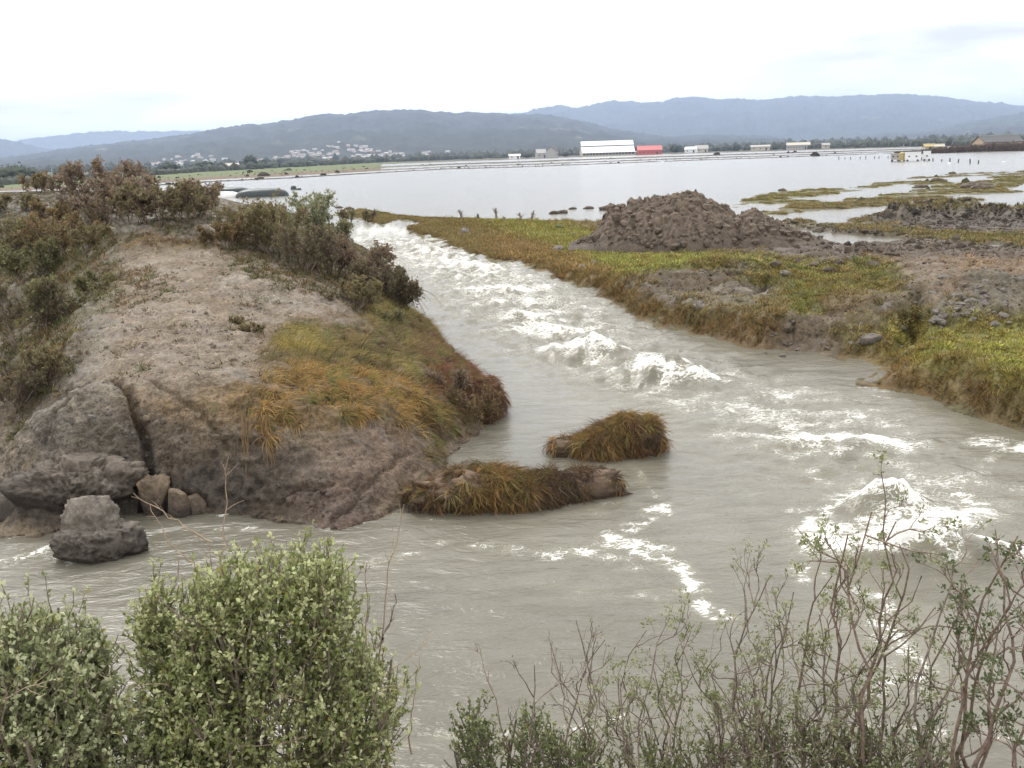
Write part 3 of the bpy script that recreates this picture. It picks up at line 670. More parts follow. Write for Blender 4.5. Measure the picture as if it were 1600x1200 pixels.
# ------------------------------------------------------------------ haze
def box_mesh(name, x0, x1, y0, y1, z0, z1):
    V = [(x, y, z) for x in (x0, x1) for y in (y0, y1) for z in (z0, z1)]
    return np_mesh(name, V, np.array([[0, 1, 3, 2], [4, 6, 7, 5], [0, 4, 5, 1], [2, 3, 7, 6], [0, 2, 6, 4], [1, 5, 7, 3]]), False)
hz = bpy.data.materials.new('haze_air'); hz.use_nodes = True; hn = hz.node_tree; hn.nodes.clear()
ho = hn.nodes.new('ShaderNodeOutputMaterial'); pv = hn.nodes.new('ShaderNodeVolumePrincipled')
pv.inputs['Color'].default_value = (.60, .74, 1.0, 1); pv.inputs['Density'].default_value = 1.35e-4; pv.inputs['Anisotropy'].default_value = 0.0
hn.links.new(pv.outputs[0], ho.inputs['Volume'])
link('haze', box_mesh('haze', -14500, 14500, -60, 15800, -5, 440), hz, kind='stuff', label='thin pale haze over the flooded plain and hills')

# ------------------------------------------------------------------ finding the ground under a pixel
def hit(px, py, hfun, d0=8, d1=180):
    d = rays(px, py); h = math.hypot(d[0], d[1]); D = np.geomspace(d0, d1, 2500)
    P = CAM + d * (D / h)[:, None]; z = hfun(P[:, 0], P[:, 1]); k = np.nonzero(P[:, 2] < np.maximum(z, 0))[0]
    if len(k) == 0: return gp(px, py, 0)
    p = P[k[0]].copy(); p[2] = max(z[k[0]], 0); return p

# ------------------------------------------------------------------ plant builders
def unit(v): return v / (np.linalg.norm(v, axis=-1, keepdims=True) + 1e-9)
def grow(rg, P0, D0, L, k=6, wob=.12, up=0.0):
    n = len(P0); pts = np.zeros((n, k, 3)); pts[:, 0] = P0; d = unit(np.asarray(D0, float)); st = (np.asarray(L) / (k - 1)).reshape(-1, 1)
    for i in range(1, k):
        d = unit(d + wob * rg.normal(size=(n, 3)) + np.array([0, 0, up])); pts[:, i] = pts[:, i - 1] + d * st
    return pts
def sprout(rg, pts, m, t0, t1, ang, lf, L):
    """m children on each parent: start, direction, length"""
    n, k, _ = pts.shape; par = np.repeat(np.arange(n), m); t = rg.uniform(t0, t1, n * m) * (k - 1)
    i = np.minimum(t.astype(int), k - 2); f_ = (t - i)[:, None]
    S = pts[par, i] * (1 - f_) + pts[par, i + 1] * f_; tg = unit(pts[par, i + 1] - pts[par, i])
    r = rg.normal(size=tg.shape); r = unit(r - (r * tg).sum(1, keepdims=True) * tg)
    a = rg.normal(ang, ang * .3, n * m)[:, None]; D = tg * np.cos(a) + r * np.sin(a)
    Ls = np.repeat(np.asarray(L) * np.ones(n), m) * lf * rg.uniform(.6, 1.25, n * m) * (1.15 - .5 * t / (k - 1))
    return S, D, Ls, t / (k - 1)
def tubes(pts, r0, r1, sides=4):
    n, k, _ = pts.shape; tg = np.zeros_like(pts); tg[:, 1:-1] = pts[:, 2:] - pts[:, :-2]; tg[:, 0] = pts[:, 1] - pts[:, 0]; tg[:, -1] = pts[:, -1] - pts[:, -2]
    tg = unit(tg); ref = np.where(np.abs(tg[..., 2:3]) > .9, np.array([1.0, 0, 0]), np.array([0, 0, 1.0]))
    a = unit(np.cross(tg, ref)); b = np.cross(tg, a)
    r0 = np.asarray(r0) * np.ones(n); r1 = np.asarray(r1) * np.ones(n)
    R = (r0[:, None] + (r1 - r0)[:, None] * np.linspace(0, 1, k)[None])[..., None, None]
    th = np.arange(sides) * 2 * np.pi / sides
    ring = a[:, :, None] * np.cos(th)[None, None, :, None] + b[:, :, None] * np.sin(th)[None, None, :, None]
    V = pts[:, :, None] + ring * R; idx = np.arange(n * k * sides).reshape(n, k, sides)
    q = np.stack([idx[:, :-1], np.roll(idx[:, :-1], -1, 2), np.roll(idx[:, 1:], -1, 2), idx[:, 1:]], -1).reshape(-1, 4)
    return V.reshape(-1, 3), q
def join(parts):
    Vs, Fs, o = [], [], 0
    for V, f_ in parts: Vs.append(V); Fs.append(f_ + o); o += len(V)
    return np.concatenate(Vs), np.concatenate(Fs)
def leaves(rg, P, D, size, width=.55, spread=.9, fold=.25):
    """six-sided folded leaves: two quads each"""
    n = len(P); d = unit(D + spread * rg.normal(size=(n, 3))); r = rg.normal(size=(n, 3)); s = unit(np.cross(d, r)); u = np.cross(s, d)
    L = (size * rg.uniform(.65, 1.3, n))[:, None]; W = L * width * .5
    V = np.stack([P, P + d * L * .55 + s * W + u * W * fold, P + d * L, P + d * L * .5 - s * W + u * W * fold], 1).reshape(-1, 3)
    return V, np.arange(n * 4).reshape(n, 4)
def specks(rg, P, size, D=None):
    n = len(P); d = unit(rg.normal(size=(n, 3)) if D is None else D + .8 * rg.normal(size=(n, 3))); s = unit(np.cross(d, rg.normal(size=(n, 3))))
    L = (size * rg.uniform(.6, 1.4, n))[:, None]
    V = np.stack([P, P + d * L * .5 + s * L * .3, P + d * L, P + d * L * .5 - s * L * .3], 1).reshape(-1, 3)
    return V, np.arange(n * 4).reshape(n, 4)
def pick(rg, pts, m, t0=0.2, t1=1.0):
    n, k, _ = pts.shape; par = np.repeat(np.arange(n), m); t = rg.uniform(t0, t1, n * m) * (k - 1); i = np.minimum(t.astype(int), k - 2); f_ = (t - i)[:, None]
    return pts[par, i] * (1 - f_) + pts[par, i + 1] * f_, unit(pts[par, i + 1] - pts[par, i]), par, t / (k - 1)

def near_bush(name, label, cat, root, lobes, n_main, seed, leaf_n, leaf_size, cols, bark=None, dead=6):
    """leafy shrub on the near bank: stems run from the root up into dome-shaped lobes (centre, radii)"""
    rg = np.random.default_rng(seed); root = np.array(root, float); t = empty(name, root, label=label, cat=cat)
    stems = []
    for (c, r) in lobes:
        for j in range(max(2, int(n_main * r[0] / sum(q[1][0] for q in lobes)))):
            u = unit(rg.normal(size=3) * np.array([1, 1, .9]) + np.array([0, 0, .6])); tgt = np.array(c) + u * np.array(r) * rg.uniform(.75, .98)
            s = root + np.array([rg.normal() * .12, rg.normal() * .12, 0]); mid = s * .45 + np.array(c) * .55 + np.array([(tgt[0] - c[0]) * .5, (tgt[1] - c[1]) * .5, -.1])
            q = np.linspace(0, 1, 9)[:, None]; p = (1 - q) ** 2 * s + 2 * q * (1 - q) * mid + q ** 2 * tgt; p += rg.normal(size=p.shape) * .012 * q; stems.append(p)
    stems = np.array(stems); Ls = np.linalg.norm(stems[:, -1] - stems[:, 0], axis=1)
    for p in stems:
        V, f_ = tubes((p - root)[None], .011, .004, 5); link('branch', np_mesh('branch', V, f_), bark or M_BARK, t)
    S, D, L, _ = sprout(rg, stems, 7, .45, 1.0, .65, .12, Ls); l1 = grow(rg, S, D, L, 4, .14, .08)
    # leafy sprigs crowd the outside of every lobe, thinning inwards
    vol = np.array([q[1][0] * q[1][2] + q[1][1] * q[1][2] for q in lobes]); ns = int(leaf_n / 11); which = rg.choice(len(lobes), ns, p=vol / vol.sum())
    Cn = np.array([q[0] for q in lobes])[which]; Rd = np.array([q[1] for q in lobes])[which]; u = unit(rg.normal(size=(ns, 3)) + np.array([0, -.15, .25]))
    lob = 1 + .16 * fbm(u[:, 0] * 2.3 + which, u[:, 1] * 2.3, u[:, 2] * 2.3, 3); lump_ = .30 * fbm(Cn[:, 0] * 0 + u[:, 0] * 4.5 + which, u[:, 1] * 4.5, u[:, 2] * 4.5, 2); rad = np.where(rg.random(ns) < .16, rg.uniform(1.0, 1.30, ns), 1 - rg.random(ns) ** 1.6 * .5) * (lob + lump_)
    S2 = Cn + u * Rd * rad[:, None]; D2 = unit(u * .8 + np.array([0, 0, .75]) + rg.normal(size=(ns, 3)) * .35); L2 = rg.uniform(.05, .10, ns); S2 = S2 - D2 * L2[:, None]
    l2 = grow(rg, S2, D2, L2, 3, .16, .12)
    V, f_ = join([tubes(l1 - root, .0035, .0018, 4), tubes(l2 - root, .0020, .0010, 3)])
    link('twig', np_mesh('twig', V, f_), bark or M_BARK, t, kind='stuff')
    P, Dl, par, tt = pick(rg, l2, 9, .05, 1.03)
    tipP = np.repeat(l2[:, -1], 2, 0) + rg.normal(size=(len(l2) * 2, 3)) * .003; tipD = np.repeat(unit(l2[:, -1] - l2[:, -2]), 2, 0)
    P = np.concatenate([P, tipP]); Dl = np.concatenate([Dl, tipD]); tt = np.concatenate([tt, np.ones(len(tipP)) * 1.2]); par = np.concatenate([par, np.repeat(np.arange(len(l2)), 2)])
    V, f_ = leaves(rg, P - root, Dl, leaf_size * .92, .62, .85)
    tw = rg.random(len(l2))[par]; k = rg.random(len(P)); c = np.array(cols[0])[None] * (1 - k[:, None]) + np.array(cols[1])[None] * k[:, None]
    pale = (sstep(.45, 1.1, tt) * (tw > .3))[:, None]; c = c * (1 - pale * .8) + np.array(cols[2]) * pale * .8
    yel = (rg.random(len(P)) < .03)[:, None]; c = np.where(yel, np.array((.30, .26, .07)), c) * rg.uniform(.75, 1.2, (len(P), 1))
    link('foliage', np_mesh('foliage', V, f_, False, colors={'tint': np.repeat(c, 4, 0)}), M_LEAF, t, kind='stuff')
    # dry bare shoots standing out of the top
    for j in range(dead):
        c, r = lobes[rg.integers(len(lobes))]; u = unit(np.array([rg.normal() * .8, rg.normal() * .4, .9])); s = np.array(c) + u * np.array(r) * .8
        p = grow(rg, s[None], (u + rg.normal(size=3) * .3)[None], [rg.uniform(.14, .32)], 8, .12, .02); S, D, L, _ = sprout(rg, p, 4, .3, .9, .5, .35, .25)
        V, f_ = join([tubes(p - root, .0022, .0008, 3), tubes(grow(rg, S, D, L, 4, .1) - root, .001, .0006, 3)])
        link('dry_shoot', np_mesh('dry_shoot', V, f_), M_DEAD, t)
    return t

def bare_shrub(name, label, cat, root, targets, seed, leaf_size=.016, n_leaf=5, thick=.011, cols=((.17, .20, .08), (.28, .30, .15), (.42, .43, .25)), dens=5, bark=None, group=None, crown=.5):
    """scraggly shrub: crooked bare stems that fork and carry leaf clusters only at the tips"""
    rg = np.random.default_rng(seed); root = np.array(root, float); t = empty(name, root, label=label, cat=cat, group=group); bark = bark or M_BARK
    stems = []; T = np.array(targets, float); cx = T.mean(0); low = root + (cx - root) * .42; low[2] = root[2] + (T[:, 2].min() - root[2]) * .50
    for tg in T:
        fork = low * .62 + tg * .38 * np.array([1, 1, 0]) + np.array([0, 0, .38 * low[2]]) + rg.normal(size=3) * np.array([.05, .05, .10])
        fork[2] = min(fork[2], tg[2] - .15); q = np.linspace(0, 1, 7)[:, None]; p1 = root + rg.normal(size=3) * np.array([.04, .04, 0]) + (fork - root) * q
        q2 = np.linspace(0, 1, 12)[1:, None]; bow = np.array([(tg[0] - fork[0]) * .35 + rg.normal() * .06, rg.normal() * .07, -.04]); p2 = fork + (tg - fork) * q2 + bow * np.sin(q2 * np.pi)
        p = np.concatenate([p1, p2]); kn = np.cumsum(rg.normal(size=(18, 3)) * .021, 0); kn -= np.linspace(0, 1, 18)[:, None] * kn[-1]; stems.append(p + kn)
    stems = np.array(stems); Ls = np.linalg.norm(stems[:, -1] - stems[:, 0], axis=1)
    for p in stems:
        V, f_ = tubes((p - root)[None], thick * 1.25, thick * .25, 6); link('branch', np_mesh('branch', V, f_), bark, t)
    S, D, L, tt = sprout(rg, stems, dens, crown, .97, .7, .17, Ls); l1 = grow(rg, S, D, L, 6, .3, .10)
    S2, D2, L2, _ = sprout(rg, l1, 3, .3, 1.0, .5, .55, L); l2 = grow(rg, S2, D2, L2, 4, .30, .12)
    S3, D3, L3, _ = sprout(rg, np.concatenate([l2]), 2, .4, 1.0, .5, .5, L2); l3 = grow(rg, S3, D3, L3, 3, .2, .14)
    V, f_ = join([tubes(l1 - root, thick * .36, thick * .17, 4), tubes(l2 - root, thick * .18, thick * .10, 3), tubes(l3 - root, thick * .11, thick * .06, 3)])
    link('twig', np_mesh('twig', V, f_), bark, t, kind='stuff')
    tips = np.concatenate([l2[:, -1], l3[:, -1], l3[:, -2]]); td = np.concatenate([unit(l2[:, -1] - l2[:, -2]), unit(l3[:, -1] - l3[:, -2]), unit(l3[:, -1] - l3[:, -2])])
    keep = rg.random(len(tips)) < .5; tips = tips[keep]; td = td[keep]
    if n_leaf:
        P = np.repeat(tips, n_leaf, 0) + rg.normal(size=(len(tips) * n_leaf, 3)) * .007; V, f_ = leaves(rg, P - root, np.repeat(td, n_leaf, 0), leaf_size, .5, .8)
        k = rg.random(len(P))[:, None]; c = np.array(cols[0]) * (1 - k) + np.array(cols[1]) * k; pl = (rg.random(len(P)) < .25)[:, None]; c = np.where(pl, np.array(cols[2]), c)
        link('foliage', np_mesh('foliage', V, f_, False, colors={'tint': np.repeat(c, 4, 0)}), M_LEAF, t, kind='stuff')
    return t

def far_bush(name, label, base, h, rx, ry, seed, n, size, cols, twigc=(.10, .07, .055), open_=.5, hang=0, group=None, cat='bush'):
    """bush on the levee: stems, a cloud of thin twigs and small leaves in clumps"""
    rg = np.random.default_rng(seed); base = np.array(base, float); t = empty(name, base, label=label, cat=cat, group=group)
    ns = 9; a = rg.uniform(0, 2 * np.pi, ns); D = np.stack([np.cos(a) * rx / h * .75, np.sin(a) * ry / h * .75, np.ones(ns)], 1)
    st = grow(rg, base + np.stack([np.cos(a) * rx * .25, np.sin(a) * ry * .25, a * 0 - .05], 1), D, np.full(ns, h * .9), 7, .12, .02)
    for p in st[:5]:
        V, f_ = tubes((p - base)[None], .022 * h ** .5, .007, 4); link('branch', np_mesh('branch', V, f_), M_BARK, t)
    S, D1, L, _ = sprout(rg, st, 14, .2, 1.0, .55, .35, np.full(ns, h)); l1 = grow(rg, S, D1, L, 5, .18, .10)
    S2, D2, L2, _ = sprout(rg, l1, 3, .3, 1.0, .6, .65, L); l2 = grow(rg, S2, D2, L2, 3, .2, .10)
    V, f_ = join([tubes(st[5:] - base, .016 * h ** .5, .006, 4), tubes(l1 - base, .008, .004, 3), tubes(l2 - base, .0045, .003, 3)])
    link('twig', np_mesh('twig', V, f_, colors={'tint': np.full((len(V), 3), 1.0) * np.array(twigc)}), M_TWIG, t, kind='stuff')
    m = max(1, int(n / len(l2))); P, Dl, par, tt = pick(rg, l2, m, .2, 1.1); P = P + rg.normal(size=P.shape) * h * .018
    # clumps with gaps between them
    cl_ = fbm(P[:, 0] * 3.2 / h ** .5, P[:, 1] * 3.2 + P[:, 2] * 2.7, float(seed), 3); kp = cl_ > (open_ - .5) * .8 - .05; P = P[kp]; Dl = Dl[kp]
    if hang:
        P[:, 2] -= rg.random(len(P)) ** 2 * hang
    P[:, 2] = np.maximum(P[:, 2], base[2] - hang)
    V, f_ = specks(rg, P - base, size, Dl)
    z = np.clip((P[:, 2] - base[2]) / h, 0, 1); pt = fbm(P[:, 0] * 2.1, P[:, 1] * 2.1 + P[:, 2] * 2, seed + 5.0, 2)[:, None]
    k = np.clip(.5 + pt * 1.1 + rg.normal(size=(len(P), 1)) * .22, 0, 1); c = np.array(cols[0]) * (1 - k) + np.array(cols[1]) * k
    if len(cols) > 2:
        kk = (rg.random(len(P)) < .22)[:, None]; c = np.where(kk, np.array(cols[2]), c)
    c = c * rg.uniform(.9, 1.6, (len(P), 1))
    link('foliage', np_mesh('foliage', V, f_, False, colors={'tint': np.repeat(c, 4, 0)}), M_LEAF, t, kind='stuff')
    return t
M_TWIG = tint_mat('brush_twigs', 'GEOMETRY', .85, .2, 20.0)

# ------------------------------------------------------------------ turf: tufts instanced over the banks (nobody could count them)
def tuft_mesh(name, n, length, width, droop, seed, spread=.5, comb=.7, base_r=.05, segs=4):
    rg = np.random.default_rng(seed); a = rg.uniform(0, 2 * np.pi, n); D = np.stack([np.cos(a) * spread + comb, np.sin(a) * spread, rg.uniform(.5, 1.3, n)], 1)
    P = np.stack([np.cos(a) * base_r * rg.random(n), np.sin(a) * base_r * rg.random(n), a * 0 - .02], 1); L = length * rg.uniform(.5, 1.25, n)
    d = unit(D); pts = [P]
    for i in range(segs): d = unit(d + np.array([0, 0, -droop]) + rg.normal(size=d.shape) * .09); P = P + d * (L / segs)[:, None]; pts.append(P)
    pts = np.stack(pts, 1); side = unit(np.cross(D, np.array([0, 0, 1.0])) + rg.normal(size=D.shape) * .5)
    w = width * np.array([.8, 1, .85, .55, .1, .05][:segs + 1])[None, :, None] * rg.uniform(.6, 1.3, (n, 1, 1))
    A = pts + side[:, None] * w * .5; B = pts - side[:, None] * w * .5; V = np.stack([A, B], 2).reshape(-1, 3)
    idx = np.arange(n * (segs + 1) * 2).reshape(n, segs + 1, 2); f_ = np.stack([idx[:, :-1, 0], idx[:, :-1, 1], idx[:, 1:, 1], idx[:, 1:, 0]], -1).reshape(-1, 4)
    sh = np.repeat(rg.uniform(.3, 1.6, n) ** 1.2, (segs + 1) * 2)
    return np_mesh(name, V, f_, True, floats={'shade': sh})
nt = M_BLADE.node_tree; _b = nt.nodes['Principled BSDF']; _s = nt.nodes.new('ShaderNodeVectorMath'); _s.operation = 'SCALE'
_t = attr_n(nt, 'tint', 'INSTANCER'); _h = attr_n(nt, 'shade', 'GEOMETRY', 'Fac'); nt.links.new(_t, _s.inputs[0]); nt.links.new(_h, _s.inputs['Scale'])
nt.links.new(_s.outputs[0], _b.inputs['Base Color'])
for n_ in nt.nodes:
    if n_.type == 'BSDF_TRANSLUCENT': nt.links.new(_s.outputs[0], n_.inputs[0])
def scatter_obj(name, label, P, rot, scl, tint, src, parent=None, mat=None):
    me = bpy.data.meshes.new(name); me.vertices.add(len(P)); me.vertices.foreach_set('co', np.asarray(P, np.float32).ravel())
    a = me.attributes.new('rot', 'FLOAT_VECTOR', 'POINT'); a.data.foreach_set('vector', np.asarray(rot, np.float32).ravel())
    a = me.attributes.new('scl', 'FLOAT', 'POINT'); a.data.foreach_set('value', np.asarray(scl, np.float32))
    a = me.attributes.new('tint', 'FLOAT_COLOR', 'POINT'); c = np.ones((len(P), 4), np.float32); c[:, :3] = tint; a.data.foreach_set('color', c.ravel())
    o = link(name, me, None, parent, kind='stuff', label=label)
    ng = bpy.data.node_groups.new(name, 'GeometryNodeTree'); ng.interface.new_socket('Geometry', in_out='INPUT', socket_type='NodeSocketGeometry'); ng.interface.new_socket('Geometry', in_out='OUTPUT', socket_type='NodeSocketGeometry')
    gi = ng.nodes.new('NodeGroupInput'); go = ng.nodes.new('NodeGroupOutput'); ip = ng.nodes.new('GeometryNodeInstanceOnPoints'); oi = ng.nodes.new('GeometryNodeObjectInfo'); oi.inputs[0].default_value = src; oi.inputs['As Instance'].default_value = True
    r = ng.nodes.new('GeometryNodeInputNamedAttribute'); r.data_type = 'FLOAT_VECTOR'; r.inputs['Name'].default_value = 'rot'
    q = ng.nodes.new('GeometryNodeInputNamedAttribute'); q.data_type = 'FLOAT'; q.inputs['Name'].default_value = 'scl'
    e = ng.nodes.new('FunctionNodeEulerToRotation'); L = ng.links.new
    L(gi.outputs[0], ip.inputs['Points']); L(oi.outputs['Geometry'], ip.inputs['Instance']); L(r.outputs[0], e.inputs[0]); L(e.outputs[0], ip.inputs['Rotation']); L(q.outputs[0], ip.inputs['Scale']); L(ip.outputs[0], go.inputs[0])
    md = o.modifiers.new('scatter', 'NODES'); md.node_group = ng
    return o
def orient(rg, n, lean, rnd=.9, tiltmin=0.0):
    """turn each tuft so that its combed side points down the slope"""
    az = np.arctan2(n[:, 1], n[:, 0]) + rg.normal(size=len(n)) * rnd; tilt = np.arccos(np.clip(n[:, 2], -1, 1)) * lean + tiltmin
    return np.stack([np.zeros(len(n)), tilt, az], 1)
SRC = {}
def src(key, *a, **k):
    o = link('grass_tuft', tuft_mesh('grass_tuft', *a, **k), M_BLADE, None, kind='stuff', label='single tuft of grass on the bank'); SRC[key] = o; return o
src('long', 26, .42, .0125, .30, 1, .5, .6, .07, 5); src('short', 44, .085, .012, .15, 2, .9, .25, .13, 2); src('mid', 30, .19, .012, .34, 3, .6, .5, .08, 4); src('matt', 22, .34, .012, .5, 4, .7, .9, .09, 5)
for i, (k_, (a_, b_)) in enumerate({'long': (560, 590), 'short': (1500, 560), 'mid': (1100, 500), 'matt': (500, 620)}.items()):
    SRC[k_].location = tuple(hit(a_, b_, left_h if i in (0, 3) else right_h))
def sample_land(rg, V, n, C, px, py, wfun, density):
    """draw points over a land grid in proportion to wfun (per square metre)"""
    a = np.linalg.norm(np.cross(V[1:, :-1] - V[:-1, :-1], V[:-1, 1:] - V[:-1, :-1]), axis=-1)
    W = wfun(px[:-1, :-1], py[:-1, :-1], V[:-1, :-1], n[:-1, :-1], C[:-1, :-1]); lam = a * W * density; cnt = rg.poisson(np.clip(lam, 0, 50))
    i, j = np.nonzero(cnt); r = cnt[i, j]; i = np.repeat(i, r); j = np.repeat(j, r); u = rg.random((len(i), 1)); v = rg.random((len(i), 1))
    P = V[i, j] + (V[i + 1, j] - V[i, j]) * u + (V[i, j + 1] - V[i, j]) * v
    return P, n[i, j], C[i, j], px[i, j], py[i, j]
def ell(px, py, L):
    w = np.zeros_like(px)
    for (x, y, rx, ry, a, s) in L:
        ca, sa = math.cos(math.radians(a)), math.sin(math.radians(a)); dx, dy = px - x, py - y
        w = np.maximum(w, s * np.clip((1.1 - np.hypot((dx * ca + dy * sa) / rx, (-dx * sa + dy * ca) / ry)) / .3, 0, 1))
    return w
rg = np.random.default_rng(21)
# the long drowned grass on the levee's river side
LG = [(540,590,130,70,12,1),(470,540,45,35,0,1),(640,520,80,45,38,.9),(600,480,50,20,10,.6),(700,570,60,40,35,.9),(690,640,50,50,30,.8),(470,630,90,32,0,.8),(340,640,90,14,5,.25),(620,620,90,40,0,.9),(430,665,30,20,0,.9),(690,700,35,30,20,.6)]
P, n_, c_, a_, b_ = sample_land(rg, VL, NL, CL, pxL, pyL, lambda px, py, V, n, C: ell(px + 14 * fbm(V[..., 0] * 2, V[..., 1] * 2, 2.0, 3) * 2, py + 22 * fbm(V[..., 0] * 2, V[..., 1] * 2, 6.0, 3), LG) * (V[..., 2] > .12) * (.25 + .75 * sstep(-.28, .08, fbm(V[..., 0] * 2.4, V[..., 1] * 2.4, 41.0, 3))), 120)
nn = fbm(P[:, 0] * 1.6, P[:, 1] * 1.6, 3.0, 3)[:, None]; k1 = np.clip(.5 + nn * 1.4 + rg.normal(size=nn.shape) * .2, 0, 1)
red = np.clip(ell(a_, b_, [(720,600,60,50,0,1),(690,560,60,30,30,.4)]), 0, 1)[:, None]; org = ell(a_, b_, [(530,620,150,45,5,1),(430,660,60,40,0,1),(620,640,80,40,0,.7)])[:, None]
yel = ell(a_, b_, [(468,532,36,26,0,1),(650,585,28,20,0,.7),(610,492,50,10,0,.6),(570,560,40,12,0,.3)])[:, None]
k1 = np.clip(k1 * 1.3 - .15 + .5 * fbm(P[:, 0] * 4, P[:, 1] * 4, 13.0, 2)[:, None], 0, 1); c = np.array((.12, .085, .045)) * (1 - k1) + np.array((.24, .185, .075)) * k1; c = c + (np.array((.37, .225, .075)) - c) * org * .65; c = c + (np.array((.32, .28, .09)) - c) * yel * .55; c = c + (np.array((.17, .085, .045)) - c) * red
gr = (rg.random((len(P), 1)) < .13); c = np.where(gr, np.array((.13, .16, .045)), c); dk = (nn < -.28); c = np.where(dk, c * .5, c)
c = c * rg.uniform(.7, 1.3, (len(P), 1)); rot = orient(rg, n_, .9, .75); s_ = rg.uniform(.5, 1.1, len(P)); h_ = rg.random(len(P)) < .5
scatter_obj('matted_grass', 'long orange and olive grass lying matted on the levee shoulder', P[h_], rot[h_], s_[h_], c[h_], SRC['long']); scatter_obj('matted_grass', 'flattened tangled grass lying over the levee shoulder', P[~h_], rot[~h_], s_[~h_], c[~h_], SRC['matt'])
# sparse bits on the bare top and the rough vegetation of the left slope
LS = [(200,455,60,30,-20,.5),(160,440,40,25,-30,.9),(60,380,120,80,0,.9),(60,540,70,90,0,.9),(20,640,40,60,0,.6),(270,375,80,12,0,.5),(400,470,40,15,0,.2),(230,440,40,14,0,.3),(330,560,160,110,0,.05),(460,400,120,60,10,.7),(350,345,120,30,0,.6),(590,440,60,60,0,.8),(60,310,140,16,0,1),(340,500,150,90,0,.035),(250,460,30,16,0,.5)]
for key, dn, nm, lb in (('mid', 26, 'weeds', 'low brown and green weeds on the levee slopes'), ('short', 16, 'weeds', 'short scattered weeds on the bare levee')):
    for (V_, N_, C_, A_, B_) in ((VL, NL, CL, pxL, pyL), (VF, NF, CF, pxF, pyF)):
        P, n_, c_, a_, b_ = sample_land(rg, V_, N_, C_, A_, B_, lambda px, py, V, n, C: ell(px, py, LS) * (V[..., 2] > .15) * np.where(np.hypot(V[..., 0], V[..., 1]) > 60, .35, 1), dn)
        k = np.clip(.5 + 1.2 * fbm(P[:, 0], P[:, 1], 4.0, 3)[:, None] + rg.normal(size=(len(P), 1)) * .25, 0, 1)
        c = np.array((.10, .115, .04)) * (1 - k) + np.array((.20, .125, .06)) * k; c = c * rg.uniform(.6, 1.25, (len(P), 1))
        scatter_obj(nm, lb, P, orient(rg, n_, .7, 2.0), rg.uniform(.5, 1.2, len(P)), c, SRC[key])
# right bank turf: green on top, brown and drooping along the water
def turf_w(px, py, V, n, C):
    g = C[..., 1] / (C[..., 2] + 1e-4); D = np.hypot(V[..., 0], V[..., 1]); return sstep(1.45, 2.2, g) * (1.0 + 1.2 * sstep(55, 80, D)) * (.35 + .65 * sstep(-.3, .05, fbm(V[..., 0] * 1.5, V[..., 1] * 1.5, 4.0, 3))) * (V[..., 2] > .045) * np.clip(28 / D, .06, 1) ** 1.25 * sstep(190, 120, D)
P, n_, c_, a_, b_ = sample_land(rg, VR, NR, CBANK, pxR, pyR, turf_w, 78)
edge = sstep(.9, .0, poly_sd(R_POLY, P[:, 0], P[:, 1]) / (.9 + .01 * P[:, 1]))[:, None] * (P[:, 1] < 75)[:, None]
k = np.clip(.5 + 1.7 * fbm(P[:, 0] * 1.1, P[:, 1] * 1.1, 9.0, 4)[:, None] + rg.normal(size=(len(P), 1)) * .22, 0, 1)
c = c_ * 1.65; c = c * (1 - k * .75) + np.array((.26, .17, .06)) * k * .75; eb = np.array((.22, .125, .045)) * (1 - k) + np.array((.19, .155, .055)) * k; c = c * (1 - edge) + eb * edge; c = c * rg.uniform(.65, 1.3, (len(P), 1))
big = (edge[:, 0] > .35) | (rg.random(len(P)) < .06); scl = rg.uniform(.6, 1.2, len(P)) * np.clip(P[:, 1] / 30, .8, 1.7)
rot = orient(rg, n_, .8, .9)
scatter_obj('turf', 'short green and olive turf on top of the river bank', P[~big], rot[~big], scl[~big] * 1.25, c[~big], SRC['short'])
scatter_obj('bank_grass', 'brown grass drooping over the cut edge of the bank', P[big], rot[big], scl[big] * 1.15, c[big], SRC['mid'])

